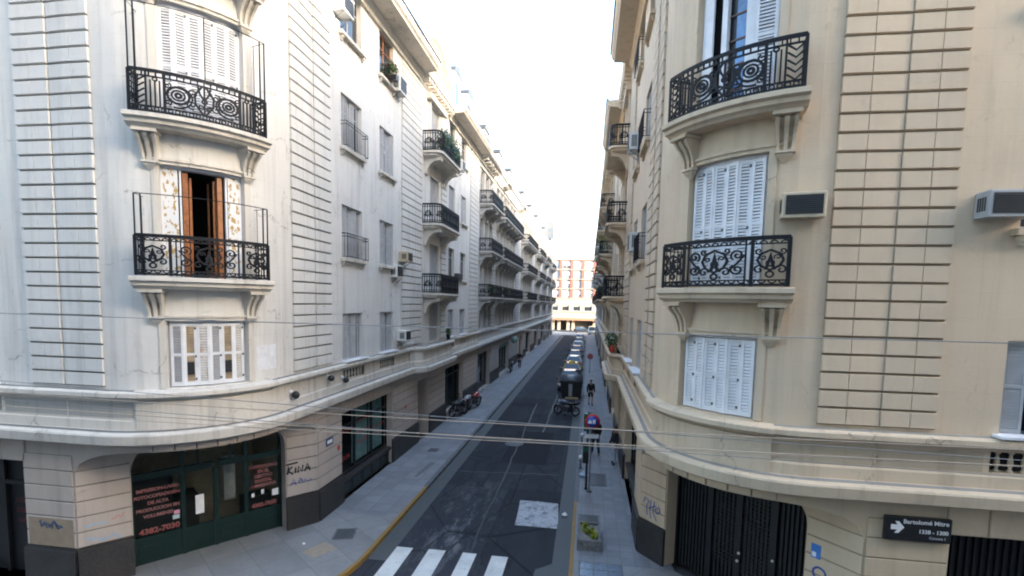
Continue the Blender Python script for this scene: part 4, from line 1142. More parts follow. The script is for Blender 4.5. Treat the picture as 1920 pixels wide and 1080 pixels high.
def street_sign():
    p = PR.W(-1.7, .05, 2.83); t = thing('street_name_sign', 'black street name board with white arrow on the beige wall', 'street sign', p, PR.rz(-1.7))
    m = MB(); m.cbox(-.52, .52, -.07, 0, 0, .42, BLACK, .008); put(m.mesh('board'), 'board', t, (0, 0, 0))
    f = lambda x, y, d: (x, -.072 - d, y)
    for txt, sz, x0, z0, mt in (('Bartolomé Mitre', .105, .47, .31, WHITETXT), ('1338 - 1300', .095, .47, .15, WHITETXT), ('Comuna 1', .062, .44, .06, simple('grey_vinyl', (.4, .4, .4), .6))):
        m = MB(); text_into(m, txt, sz, lambda x, y, d: f(x0 + x, z0 + y, d), mt, 'RIGHT', .0015); put(m.mesh('lettering'), 'lettering', t, (0, 0, 0))
    m = MB(); m.prism([(-.43, .19), (-.33, .19), (-.37, .13), (-.31, .13), (-.22, .235), (-.31, .34), (-.37, .34), (-.33, .28), (-.43, .28)], lambda a, b, d: (a, -.072 - d, b), -.001, .002, WHITETXT)
    put(m.mesh('arrow'), 'arrow', t, (0, 0, 0))
street_sign()
def plaque(P, s, z, w, h, label, mat, txt=None, d=.032, lines=0):
    p = P.W(s, d, z); t = thing('wall_plaque', label, 'plaque', p, P.rz(s))
    m = MB(); m.cbox(-w / 2, w / 2, -.02, 0, 0, h, mat, .004); put(m.mesh('plate'), 'plate', t, (0, 0, 0))
    m = MB()
    if txt: text_into(m, txt, h * .55, lambda x, y, dd: (x, -.021 - dd, h * .3 + y), WHITETXT)
    else: m.box(-w * .36, w * .36, -.023, -.019, h * .28, h * .72, WHITETXT)
    put(m.mesh('lettering'), 'lettering', t, (0, 0, 0))
plaque(PL, 6.45, 2.2, .42, .24, 'small dark blue enamel plaque high on the pinkish pier', simple('navy_enamel', (.03, .06, .16), .3))
def round_badge(P, s, z, label):
    p = P.W(s, .034, z); m = MB(); m.lathe((0, 0, 0), [(.001, 0), (.09, 0), (.09, -.012), (.001, -.014)], RED, 14, 'y')
    o = bpy.data.objects.new('wall_badge', m.mesh('wall_badge')); COL.objects.link(o); o.location = p; o.rotation_euler = (0, 0, P.rz(s)); tag(o, label, 'badge')
round_badge(PL, 7.05, 1.95, 'small red disc on the pinkish pier left of the street shop window')
round_badge(PL, 13.2, 2.05, 'small red disc on the rusticated pier right of the street shop window')

# ------------------------------------------------------------------ further buildings in the row
def row_building(P, s0, s1, M, label, bals, wins, shops, top=ZTOP, quo=(), back=12.0, gseed=0, dorm=(), styles=('none', 'folded', 'none', 'curtain', 'none')):
    wl, tr, bl, ba = M['wall'], M['trim'], M['block'], M['base']
    b0 = P.W((s0 + s1) / 2, 0, 0); root = thing('apartment_building', label, 'building', (b0.x, b0.y, 0))
    lv = [(4.78, 6.9), (Z2 + .02, 9.7), (Z3 + .02, 13.0), (Z4 + .02, 16.3)]
    ops = [(a - .6, a + .6, z0, z1) for a in wins for z0, z1 in lv]
    mb = MB(); wall(mb, P, s0, s1, 3.4, top, ops, wl, 0, .25)
    f0, f1 = P.W(s0, 0, 0), P.W(s1, 0, 0); xb = f0.x - P.m * back
    for yy in (f0.y, f1.y): mb.face([(f0.x, yy, 0), (xb, yy, 0), (xb, yy, top), (f0.x, yy, top)], wl)
    mb.face([(xb, f0.y, 0), (xb, f1.y, 0), (xb, f1.y, top), (xb, f0.y, top)], wl)
    mb.build('wall', root)
    mb = MB()
    mb.face([P.W(s0, .1, top + .2), P.W(s1, .1, top + .2), P.W(s1, .1, top + .7), P.W(s0, .1, top + .7)], tr)
    mb.face([P.W(s0, .1, top + .7), P.W(s1, .1, top + .7), P.W(s1, -1.5, top + 2.8), P.W(s0, -1.5, top + 2.8)], SLATE)
    mb.face([P.W(s0, -1.5, top + 2.8), P.W(s1, -1.5, top + 2.8), P.W(s1, -back, top + 2.9), P.W(s0, -back, top + 2.9)], ZINC)
    for t in (s0, s1): mb.face([P.W(t, .1, top), P.W(t, .1, top + .7), P.W(t, -1.5, top + 2.8), P.W(t, -back, top + 2.9), P.W(t, -back, top)], tr)
    mb.build('roof', root)
    for t in dorm:
        m = MB(); f = lambda x, y, z: P.W(t + x, -y, top + .6 + z)
        m.box(-.7, .7, .05, 1.6, 0, 1.7, bl, f); m.prism([(-.9, 1.7), (-.6, 2.05), (0, 2.2), (.6, 2.05), (.9, 1.7)], lambda a, b, d: f(a, d, b), -.08, 1.7, ZINC)
        o = m.build('dormer', root); g = MB(); g.box(-.4, .4, .02, .045, .2, 1.5, PANE, f); g.build('pane', o)
    pr = [(0, top - .42), (.10, top - .42), (.12, top - .30), (.2, top - .2), (.7, top - .04), (.8, top + .04), (.85, top + .2), (.85, top + .28), (0, top + .34)]
    mb = MB(); sweep(mb, P, s0, s1, pr, tr)
    t = s0 + .4
    while t < s1 - .4: pbox(mb, P, t, t + .2, .05, .6, top - .3, top - .08, tr); t += .9
    mb.build('cornice', root)
    mb = MB()
    sweep(mb, P, s0, s1, [(0, 4.44), (.07, 4.5), (.19, 4.58), (.19, 4.66), (.15, 4.69), (0, 4.72)], tr)
    sweep(mb, P, s0, s1, [(0, 3.48), (.15, 3.5), (.33, 3.6), (.34, 3.7), (.28, 3.79), (0, 3.88)], tr)
    mb.build('ledge', root)
    for a, b in quo: mb = MB(); quoin(mb, P, [(a, b)], 4.78, top - .45, .311, bl, GROOVE); mb.build('quoin', root)
    mb = MB(); gops = [(a, b, 0.02, h, .45) for a, b, h in shops]
    wall(mb, P, s0, s1, 0, 3.4, gops, ba)
    mb.build('ground_floor_wall', root)
    xs = [s0] + [x for a, b, h in shops for x in (a, b)] + [s1]
    for a, b in zip(xs[::2], xs[1::2]):
        if b - a > .25:
            mb = MB(); quoin(mb, P, [(a + .06, b - .06)], .98, 3.1, .363, ba, GROOVE, .03, .022); mb.build('pier', root)
            mb = MB(); pbox(mb, P, a, b, .002, .08, 0, .95, GRANITE); mb.build('plinth', root)
    rg = random.Random(gseed)
    for a, b, h in shops:
        fm = rg.choice([GREEN, BLACK, DARKWOOD, IRON_GREY, BLACK]); m = MB(); n = max(2, int((b - a) / 1.3)); w = (b - a) / n
        for k in range(n + 1):
            t = a + w * k; pbox(m, P, max(a, t - .05), min(b, t + .05), -.44, -.34, .02, h, fm)
        pbox(m, P, a + .05, b - .05, -.435, -.345, h - .5, h - .4, fm); pbox(m, P, a + .05, b - .05, -.43, -.35, .02, .5, fm)
        o = m.build('shopfront', root)
        g = MB(); fill(g, P, a, b, .02, h, -.40, PANE); g.build('pane', o)
        if rg.random() < .5:
            g = MB(); pbox(g, P, a + .1, b - .1, -.33, -.28, h - .42, h - .05, rg.choice([BLUEV, WHITETXT, REDTXT, simple('teal_fascia', (.05, .22, .2), .5), BLACK])); g.build('fascia', o)
    sd = gseed * 7
    for a in wins:
        for li, (z0, z1) in enumerate(lv):
            sd += 1; st = styles[(sd * 7 // 3) % len(styles)]
            add_window(root, P, a - .6, a + .6, z0, z1, tr, st, sd, False)
    for a in wins:
        for z0, z1 in lv:
            m = MB(); pbox(m, P, a - .8, a + .8, 0, .12, z1 + .12, z1 + .26, tr)
            for q in (a - .72, a + .6): pbox(m, P, q, q + .12, 0, .05, z0, z1 + .12, tr)
            m.build('window_surround', root)
    for sm, w, lvls in bals:
        for l in lvls: street_balcony(root, P, sm, (Z1, Z2, Z3, Z4)[l], w, 1.0, tr, max(2, int(w / 1.6)))
    return root
row_building(PL, 27.62, 48.4, PALE, 'grey white building with long iron balconies next to the white corner building', [(30.4, 5.0, (1, 2, 3)), (39.9, 12.2, (1, 2, 3))], [28.7, 30.4, 32.1, 35.0, 36.9, 38.8, 40.7, 42.6, 44.5], [(28.0, 32.8, 2.95), (36.8, 42.8, 2.9)], quo=[(32.9, 34.2), (46.3, 48.2)], gseed=1, dorm=[30, 36, 42])
row_building(PL, 48.42, 76.4, WHITE, 'pale building with paired balconies in the middle of the left row', [(56.0, 11.0, (1, 2, 3)), (70.0, 9.5, (1, 2, 3))], [51.2, 53.2, 55.2, 57.2, 59.2, 61.2, 66.4, 68.6, 70.8, 73], [(50.5, 54, 2.9), (56.5, 62, 2.9), (67, 73, 2.9)], quo=[(48.5, 49.9), (63, 64.6)], gseed=2, dorm=[52, 60, 68])
row_building(PL, 76.42, 105, PALE, 'last and smallest looking building of the left row with stacked iron balconies', [(82, 8, (1, 2, 3)), (96, 10, (1, 2, 3))], [78.6, 80.8, 83, 85.2, 91.5, 94, 96.5, 99, 101.5], [(78, 84, 2.9), (88, 92, 2.9), (94, 101, 2.9)], quo=[(87, 89)], gseed=3, dorm=[80, 95])
row_building(PR, 27.62, 50.4, BEIGE, 'beige grey building with overhanging balconies behind the beige corner building', [(33, 7, (1, 2, 3)), (44, 6, (1, 2, 3))], [30.5, 33, 35.5, 42, 44, 46], [(29, 34, 2.9), (40, 46, 2.9)], quo=[(37.5, 39.5)], gseed=4, dorm=[33, 44], top=ZTOP + .1)
row_building(PR, 50.42, 78.4, PALE, 'grey building with projecting balconies in the middle of the right row', [(58, 8, (1, 2, 3)), (71, 8, (1, 2, 3))], [55, 58, 61, 68, 71, 74], [(53, 59, 2.9), (66, 74, 2.9)], quo=[(63.5, 65)], gseed=5, top=ZTOP)
row_building(PR, 78.42, 104, WHITE, 'farthest building of the right row seen as a thin pale sliver', [(86, 8, (1, 2)), (97, 7, (1, 2))], [83, 86, 89, 95, 97.5, 100], [(82, 88, 2.9), (93, 100, 2.9)], gseed=6, top=ZTOP)

# ------------------------------------------------------------------ building closing the street, towers behind it
BRICK = simple('red_brick_cladding', (.17, .055, .04), .8, 0, .2, 2)
CREAM = simple('cream_cladding', (.19, .168, .14), .8, 0, .1, 1)
OFFW = simple('off_white_render', (.30, .285, .26), .8, 0, .08, .6)
FARGL = simple('bluish_far_glass', (.16, .2, .24), .25)
def end_building():
    Y = 131.; root = thing('apartment_building', 'red brick and cream apartment block closing the far end of the street', 'building', (-2, Y + 6, 0))
    m = MB(); m.box(-22, 18, Y + .3, Y + 14, 3.2, 18.2, OFFW); m.build('wall', root)
    px = [-13.1, -10.25, -7.4, -4.55, -1.7, 1.3, 4.2, 7.1, 9.9]
    m = MB()
    for x in px: m.box(x - .32, x + .32, Y - .1, Y + .3, 8.3, 18.2, BRICK)
    for k in range(5): z = 8.3 + 2.43 * k; m.box(-22, 18, Y + .02, Y + .298, z - .02, z + .22, BRICK if k == 4 else BRICK)
    m.build('brick_frame', root)
    m = MB()
    for k in range(4): z = 8.3 + 2.43 * k; m.box(-22, 18, Y - .25, Y + .018, z - .02, z + .1, OFFW)
    m.build('balcony_slab', root)
    rg = random.Random(5)
    for a, b in zip(px, px[1:]):
        for k in range(4):
            z = 8.75 + 2.43 * k; w = MB(); w.box(a + .45, b - .45, Y + .22, Y + .29, z, z + 1.45, OFFW); o = w.build('window', root)
            g = MB(); GM = FARGL if rg.random() < .75 else PANE; g.box(a + .52, (a + b) / 2 - .03, Y + .205, Y + .215, z + .06, z + 1.39, GM); g.box((a + b) / 2 + .03, b - .52, Y + .205, Y + .215, z + .06, z + 1.39, GM); g.build('pane', o)
            if rg.random() < .75:
                c = MB(); h = rg.choice([.5, .8, 1.2, 1.3]); c.box(a + .5, b - .5, Y + .18, Y + .2, z + 1.42 - h, z + 1.42, SHUT_W); c.build('blind', o)
    m = MB(); m.box(-22, 18, Y, Y + .295, 3.2, 5.0, CREAM); m.box(-22, 18, Y, Y + .295, 6.6, 8.27, CREAM); m.box(-22, 18, Y - .3, Y + .29, 4.9, 5.05, OFFW)
    for x in px: m.box(x - .5, x + .5, Y + .001, Y + .294, 5.05, 6.6, CREAM)
    m.build('cream_band', root)
    for a, b in zip(px, px[1:]):
        w = MB(); w.box(a + .5, b - .5, Y + .2, Y + .29, 5.1, 6.6, OFFW); o = w.build('window', root); g = MB(); g.box(a + .6, b - .6, Y + .18, Y + .195, 5.15, 6.2, PANE); g.build('pane', o)
    m = MB(); m.box(-22, 18, Y + 2.5, Y + 3, 0, 3.2, DARKROOM)
    for x in (-20, -13.1, -9.2, -7.6, -5.2, -3.9, 1.6, 7.1, 12): m.box(x - .4, x + .4, Y + 1.3, Y + 2.0, 0, 3.19, CREAM)
    m.box(-22, 18, Y + .05, Y + 2.5, 2.6, 3.18, simple('terracotta_fascia', (.16, .085, .055), .8)); m.build('arcade', root)
    m = MB(); m.box(-14, 10, Y + 4, Y + 14, 18.2, 21.2, OFFW); m.box(-12, 8, Y + 7, Y + 14, 21.2, 24.0, OFFW); m.box(-9.5, 4, Y + 9, Y + 14, 24, 26.4, OFFW)
    for x in (-8, -5, -2, 1, 4): m.box(x, x + 1.6, Y + 3.96, Y + 4, 18.8, 20.6, FARGL)
    for x in (-7, -4, -1, 2): m.box(x, x + 1.8, Y + 6.96, Y + 7, 21.8, 23.4, FARGL)
    for z, q in ((21.2, 4), (24.0, 7)): m.box(-14 + (q - 4) * .6, 10 - (q - 4) * .6, Y + q - .15, Y + q + .3, z, z + .35, CREAM)
    m.build('setback_storey', root)
    m = MB()
    for x in (-6.4, -3.0, .4): m.tube([(x, Y + 12, 26.4), (x, Y + 12, 29.5)], .05, IRON_GREY, 4)
    m.box(-2.6, -.8, Y + 10, Y + 11.5, 26.4, 28.6, OFFW); m.build('rooftop_tank', root)
end_building()
FARWIN = simple('haze_pale_glass', (.22, .24, .26), .3)  # pale tone stands in for haze over the tower panes
def tower(x, y, w, d, h, label):
    root = thing('tower_block', label, 'tower block', (x, y, 0)); m = MB(); m.box(x - w / 2, x + w / 2, y, y + d, 0, h, OFFW); m.box(x - w / 4, x + w / 4, y + 2, y + d - 2, h, h + 3, OFFW); m.build('wall', root)
    m = MB(); k = 0; z = 4.
    while z < h - 2:
        xx = x - w / 2 + .8
        while xx < x + w / 2 - 1.5: m.box(xx, xx + 1.3, y - .05, y + .02, z, z + 1.5, FARWIN); xx += 2.4
        z += 3.
    m.build('window', root)
tower(-3.0, 205, 9, 12, 43, 'pale haze toned tower block rising behind the middle of the end building')
tower(-21.0, 215, 10, 12, 52, 'washed out pale tower left above the far end of the row')

# ------------------------------------------------------------------ ground, carriageway, pavements
RZ = -.12     # carriageway level, pavements at 0
def sheet(name, pts, z, mat):
    m = MB(); m.face([(x, y, z) for x, y in pts], mat); o = m.build(name, None, (0, 0, 0)); return struct(o)
sheet('ground', [(-700, -500), (700, -500), (700, 900), (-700, 900)], RZ - .03, simple('far_ground', (.09, .09, .095), .9))
XL, XR_ = -5.65, -.28
sheet('road', [(XL - .5, 5.5), (XR_ + .5, 5.5), (XR_ + .5, 113), (XL - .5, 113)], RZ, ASPHALT)
sheet('near_pavement', [(-75, -5.2), (75, -5.2), (75, -2.6), (-75, -2.6)], .0, TILE_L)
sheet('cross_street_road', [(-60, -2.6), (60, -2.6), (60, 9), (-60, 9)], RZ - .004, ASPHALT)
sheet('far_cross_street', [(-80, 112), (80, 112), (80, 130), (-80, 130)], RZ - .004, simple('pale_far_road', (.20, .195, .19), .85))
def arc(cx, cy, r, a0, a1, n=14): return [(cx + r * math.cos(R_(a0 + (a1 - a0) * k / n)), cy + r * math.sin(R_(a0 + (a1 - a0) * k / n))) for k in range(n + 1)]
cornL = arc(XL - 4, 12.2, 4, 0, -90); cornR = arc(XR_ + 4, 12.0, 4, 180, 270)
def slab(name, pts, mat, z0=RZ - .02, z1=0.):
    me = bpy.data.meshes.new(name); bm = bmesh.new()
    vs = [bm.verts.new((x, y, z1)) for x, y in pts]; f = bm.faces.new(vs); bmesh.ops.triangulate(bm, faces=[f])
    lo = [bm.verts.new((x, y, z0)) for x, y in pts]; n = len(pts)
    for k in range(n): bm.faces.new([vs[k], vs[(k + 1) % n], lo[(k + 1) % n], lo[k]])
    bm.normal_update(); bm.to_mesh(me); bm.free(); me.materials.append(mat)
    o = bpy.data.objects.new(name, me); COL.objects.link(o); return struct(o)
slab('left_pavement', [(XL, 112.8), (XL, 14.6), (-9.0, 14.6), (-9.0, 112.8)], TILE_L)
slab('left_corner_pavement', [(XL, 14.6)] + cornL + [(-60, 8.2), (-60, 10.2), (-11.5, 10.2), (-9.0, 14.6)], TILE_C)
slab('right_pavement', [(XR_, 12.9), (XR_, 112.8), (2.4, 112.8), (2.4, 12.9)], TILE_R)
slab('right_corner_pavement', [(XR_, 12.9)] + cornR + [(60, 8.0), (60, 10.2), (5.2, 10.2), (2.4, 12.9)], TILE_C)
def strip(name, pts, w, z, mat, side=1, h=None):
    """band of width w beside a polyline"""
    m = MB(); L = len(pts); off = []
    for i in range(L):
        a, b = pts[max(0, i - 1)], pts[min(L - 1, i + 1)]; dx, dy = b[0] - a[0], b[1] - a[1]; q = math.hypot(dx, dy)
        off.append((pts[i][0] - dy / q * w * side, pts[i][1] + dx / q * w * side))
    for i in range(L - 1):
        A, B, C_, D = pts[i], pts[i + 1], off[i + 1], off[i]
        m.face([(A[0], A[1], z), (B[0], B[1], z), (C_[0], C_[1], z), (D[0], D[1], z)], mat)
        if h: m.face([(A[0], A[1], z), (B[0], B[1], z), (B[0], B[1], z - h), (A[0], A[1], z - h)], mat); m.face([(D[0], D[1], z), (C_[0], C_[1], z), (C_[0], C_[1], z - h), (D[0], D[1], z - h)], mat)
    return struct(m.build(name, None, (0, 0, 0)))
kl = [(XL + .004, 112.8), (XL + .004, 17.3)]; kl2 = [(XL + .004, 17.3)] + [(x + .004, y) for x, y in cornL[:9]]
strip('left_kerb', kl, .16, .006, KERB, -1, .13); strip('yellow_kerb', kl2, .11, .007, YELLOW, -1, .13)
strip('left_kerb', [(x + .004, y) for x, y in cornL[8:]] + [(-60, 8.2)], .16, .006, KERB, -1, .13)
kr = [(XR_ - .004, 112.8), (XR_ - .004, 17.0)]; kr2 = [(XR_ - .004, 17.0), (XR_ - .004, 12.0)] + [(x - .004, y) for x, y in cornR[1:6]]
strip('right_kerb', kr, .16, .006, KERB, 1, .13); strip('yellow_kerb', kr2, .11, .007, YELLOW, 1, .13)
strip('right_kerb', [(x - .004, y) for x, y in cornR[5:]] + [(60, 8.0)], .16, .006, KERB, 1, .13)
rg = random.Random(11)
def wob(x, ys, amp=.05): return [(x + rg.uniform(-amp, amp), y) for y in ys]
ysl = [112 - 2.5 * k for k in range(40)] + [12.2]
strip('left_gutter', [(XL + .008, y) for y in ysl], .52, RZ + .004, GUTTER, 1)
strip('right_gutter', [(XR_ - .008, y) for y in ysl], .46, RZ + .004, GUTTER, -1)
sheet('kerb_ramp', [(-1.3, 10.4), (-.32, 10.4), (-.32, 12.7), (-.7, 12.9), (-1.15, 12.5)], RZ + .009, GUTTER)
for x0, x1, dy in ((-5.12, -4.65, 0), (-4.20, -3.71, .03), (-3.22, -2.83, .02), (-2.40, -1.95, 0)):
    sheet('crosswalk_stripe', [(x0, 9.6), (x1, 9.6), (x1, 13.0 + dy), (x0, 13.0 + dy)], RZ + .004, CROSSPAINT)
pp = [(-2.06, 15.0), (-.75, 15.0), (-.74, 15.6), (-.82, 16.95), (-1.5, 17.02), (-2.16, 17.0), (-2.1, 16.0)]
sheet('concrete_patch', pp, RZ + .005, PATCH)
TAR = simple('black_tar', (.007, .007, .008), .5)
rt_ = random.Random(9)
for x0, y0, x1, y1 in ((-5.0, 19.5, -1.0, 19.9), (-3.0, 13.2, -3.3, 34), (-4.6, 27.5, -1.2, 28.2), (-2.2, 26.5, -2.0, 44)):
    n = 22; strip('tar_seam', [(x0 + (x1 - x0) * k / n + rt_.uniform(-.05, .05), y0 + (y1 - y0) * k / n + rt_.uniform(-.05, .05)) for k in range(n + 1)], .05, RZ + .0045, TAR)
def road_lid(x, y, label):
    t = thing('manhole_cover', label, 'access cover', (x, y, RZ)); m = MB(); m.lathe((0, 0, 0), [(.38, 0), (.38, .010), (.33, .013), (.001, .013)], IRONLID, 24); put(m.mesh('lid'), 'lid', t, (0, 0, 0)); m = MB(); m.lathe((0, 0, 0), [(.46, 0), (.46, .008), (.385, .011), (.385, 0)], KERB, 24); put(m.mesh('frame'), 'frame', t, (0, 0, 0))
road_lid(-3.4, 24.0, 'round iron manhole cover in the middle of the carriageway')
sheet('asphalt_patch', [(-3.6, 21), (-1.6, 21), (-1.6, 26.5), (-3.6, 26.5)], RZ + .003, simple('dark_fresh_asphalt', (.022, .0235, .028), .9, 0, .2, 8, .15))
sheet('asphalt_patch', [(-5.0, 33), (-3.1, 33), (-3.1, 34.2), (-5.0, 34.2)], RZ + .003, simple('dark_fresh_asphalt', (.022, .0235, .028), .9, 0, .2, 8, .15))
def manhole(name, x0, x1, y0, y1, label, frame=KERB, lid=IRONLID, rot=0):
    t = thing(name, label, 'access cover', ((x0 + x1) / 2, (y0 + y1) / 2, 0), rot); w, d = (x1 - x0) / 2, (y1 - y0) / 2
    m = MB(); m.cbox(-w, w, -d, d, -.01, .008, lid, .004)
    n = 5
    for k in range(n):
        x = -w + .05 + (2 * w - .1) * k / n; m.box(x, x + .03, -d + .05, d - .05, .0075, .0125, lid)
    put(m.mesh('lid'), 'lid', t, (0, 0, 0))
    m = MB()
    for a, b, c, e in ((-w - .05, w + .05, -d - .05, -d - .002), (-w - .05, w + .05, d + .002, d + .05), (-w - .05, -w - .002, -d, d), (w + .002, w + .05, -d, d)): m.box(a, b, c, e, -.01, .010, frame)
    put(m.mesh('frame'), 'frame', t, (0, 0, 0)); return t
manhole('access_cover', -7.05, -6.55, 12.9, 13.5, 'square access cover in the left corner pavement with pale worn middle', rot=R_(15))
manhole('access_cover', -7.0, -6.65, 21.5, 21.95, 'small dark square cover on the left pavement before the house door')
manhole('cellar_grate', -.06, .5, 14.95, 15.9, 'dark cellar hatch directly behind the planter', lid=simple('dark_hatch', (.03, .03, .034), .5))
manhole('cellar_grate', .3, .85, 18.7, 20.0, 'dark hatch in the right pavement by the sign post', lid=simple('dark_hatch', (.03, .03, .034), .5))
def glassblocks():
    t = thing('pavement_light', 'bluish glass block pavement light at the right corner', 'pavement light', (.53, 12.55, 0))
    m = MB(); m.box(-.56, .56, -.36, .36, -.01, .009, KERB); put(m.mesh('frame'), 'frame', t, (0, 0, 0)); m = MB()
    bl = simple('blue_grey_glass_block', (.14, .18, .23), .25, 0, .3, 12)
    for i in range(3):
        for j in range(2): m.cbox(-.53 + i * .36, -.20 + i * .36, -.33 + j * .34, -.02 + j * .34, .0, .013, bl, .004)
    o = put(m.mesh('glass'), 'glass', t, (0, 0, 0))
glassblocks()
sheet('pavement_patch', [(-7.45, 12.0), (-6.95, 11.75), (-6.55, 12.35), (-7.1, 12.65)], .004, simple('sandy_mortar_patch', (.30, .25, .19), .9))
sheet('pavement_patch', [(-6.5, 18.2), (-6.35, 18.2), (-6.2, 20.0), (-6.4, 20.0)], .004, simple('grey_mortar_patch', (.14, .145, .155), .9))

# ------------------------------------------------------------------ planter, litter, posts
def planter():
    t = thing('planter', 'low concrete planter box with yellow green plants on the right corner', 'planter', (.22, 14.15, 0)); w, d, h = .33, .62, .30
    m = MB(); PC = simple('weathered_planter_concrete', (.15, .145, .14), .9, 0, .4, 12); m.box(-w, w, -d, -d + .07, 0, h, PC); m.box(-w, w, d - .07, d, 0, h, PC); m.box(-w, -w + .07, -d + .07, d - .07, 0, h - .002, PC); m.box(w - .07, w, -d + .07, d - .07, 0, h - .002, PC)
    put(m.mesh('trough'), 'trough', t, (0, 0, 0))
    m = MB(); m.box(-w + .07, w - .07, -d + .07, d - .07, .1, h - .07, simple('gravelly_soil', (.20, .19, .185), .95, 0, .6, 30)); put(m.mesh('soil'), 'soil', t, (0, 0, 0))
    m = MB(); r = random.Random(2)
    for c in ((-.08, .0, h + .03), (.06, -.12, h + .06), (-.1, .22, h + .04), (.14, -.32, h + .02)): m.leaves(c, (.11, .12, .1), 70, .055, [LEAFY, LEAFY, LEAF], r)
    put(m.mesh('plant'), 'plant', t, (0, 0, 0))
planter()
def post(x, y, label, h=.55):
    t = thing('bollard', label, 'bollard', (x, y, 0), 0, 'short posts along the right kerb')
    m = MB(); m.lathe((0, 0, 0), [(.09, 0), (.09, .02), (.05, .05), (.045, h * .72)], KERB, 12); put(m.mesh('shaft'), 'shaft', t, (0, 0, 0))
    m = MB(); m.lathe((0, 0, 0), [(.06, h * .72), (.075, h * .8), (.075, h * .92), (.05, h), (.001, h + .01)], WHITETXT, 12); put(m.mesh('cap'), 'cap', t, (0, 0, 0))
post(-.12, 20.6, 'white capped kerb post nearest the sign post'); post(-.12, 24.2, 'white capped kerb post farther up the right kerb')
def bag(x, y, z, s, label, mat):
    m = MB(); r = random.Random(int(x * 100 + y)); rings = []
    for q, zz in ((.6, 0), (1, .25), (.9, .6), (.45, .9), (.15, 1.05), (.28, 1.2)):
        rings.append([(s * q * (1 + r.uniform(-.18, .18)) * math.cos(2 * PI * k / 9), s * .8 * q * (1 + r.uniform(-.18, .18)) * math.sin(2 * PI * k / 9), s * zz) for k in range(9)])
    m.loft(rings, mat, True, True); o = bpy.data.objects.new('litter_bag', m.mesh('litter_bag')); COL.objects.link(o); o.location = (x, y, z); tag(o, label, 'litter')
bag(-.55, 16.0, RZ + .008, .10, 'crumpled white bag in the right gutter beside the concrete patch', WHITETXT)
bag(-7.6, 12.4, .002, .05, 'tiny white scrap below the green shopfront', WHITETXT)
bag(.02, 19.6, .002, .17, 'pale blue bag lying at the right kerb behind the sign post', simple('pale_blue_plastic', (.4, .5, .62), .4))

def signpost():
    x, y = .23, 18.0; t = thing('sign_post', 'thin street post with a blue and red no parking disc above a white plate', 'road sign', (x, y, 0))
    m = MB(); m.lathe((0, 0, 0), [(.1, 0), (.1, .03), (.035, .05), (.035, 2.95), (.001, 2.96)], IRON_GREY, 10); put(m.mesh('post'), 'post', t, (0, 0, 0))
    m = MB(); m.lathe((.04, -.06, 2.62), [(.001, 0), (.27, 0), (.27, -.02), (.001, -.02)], RED, 28, 'y')
    m.lathe((.04, -.085, 2.62), [(.001, 0), (.20, 0), (.20, -.004), (.001, -.004)], simple('sign_blue', (.01, .07, .42), .4), 28, 'y')
    o = put(m.mesh('disc'), 'disc', t, (0, 0, 0)); m = MB()
    m.cbox(-.12, .02, -.094, -.088, 2.55, 2.63, WHITETXT, .001); m.cbox(-.08, -.01, -.094, -.088, 2.63, 2.68, WHITETXT, .001)
    for xx in (.07, .13): m.box(xx - .018, xx + .018, -.094, -.088, 2.54, 2.70, WHITETXT)
    m.box(.07, .13, -.0945, -.0885, 2.60, 2.63, WHITETXT); put(m.mesh('symbol'), 'symbol', o, (0, 0, 0))
    m = MB(); m.cbox(-.22, .27, -.05, -.035, 2.0, 2.16, simple('white_plate', (.62, .63, .62), .5), .003); m.box(-.2, .22, -.055, -.049, 2.15, 2.165, simple('tan_edge', (.3, .24, .17), .6)); put(m.mesh('plate'), 'plate', t, (0, 0, 0))
signpost()
def signal():
    t = thing('traffic_light', 'dark green traffic signal boxes seen behind the no parking disc', 'traffic light', (.12, 18.25, 0))
    gm = simple('signal_green', (.008, .075, .05), .4)
    m = MB(); m.lathe((0, 0, 0), [(.07, 0), (.045, .06), (.045, 2.9)], BLACK, 10); put(m.mesh('post'), 'post', t, (0, 0, 0))
    for z0, z1, q in ((2.2, 2.85, gm), (1.0, 1.75, BLACK)):
        m = MB(); m.cbox(-.16, .06, -.1, .12, z0, z1, q, .03); o = put(m.mesh('signal_head'), 'signal_head', t, (0, 0, 0)); m = MB()
        for k in range(3): m.lathe((-.05, .12, z0 + .12 + k * (z1 - z0 - .1) / 3), [(.07, 0), (.075, .1)], BLACK, 10, 'y')
        put(m.mesh('visor'), 'visor', o, (0, 0, 0))
    m = MB(); m.cbox(-.16, .06, -.102, .122, 1.42, 1.62, gm, .02); put(m.mesh('band'), 'band', t, (0, 0, 0))
signal()
FRED = simple('faded_sign_red', (.36, .10, .10), .5)
def small_sign():
    t = thing('sign_post', 'distant no parking disc standing on the right pavement', 'road sign', (.30, 50, -.25))
    m = MB(); m.lathe((0, 0, 0), [(.04, 0), (.03, .05), (.03, 2.2)], IRON_GREY, 8); put(m.mesh('post'), 'post', t, (0, 0, 0))
    m = MB(); m.lathe((0, -.05, 1.95), [(.2, 0), (.3, 0), (.3, -.02), (.2, -.02)], FRED, 20, 'y'); m.lathe((0, -.045, 1.95), [(.001, 0), (.2, 0), (.2, -.01), (.001, -.01)], simple('faded_blue', (.22, .23, .27), .5), 20, 'y')
    m.box(-.025, .025, -.075, -.056, 1.72, 2.18, FRED, lambda x, y, z: (x * .7 + (z - 1.95) * .7, y, 1.95 + (z - 1.95) * .7 - x * .7)); put(m.mesh('disc'), 'disc', t, (0, 0, 0))
small_sign()

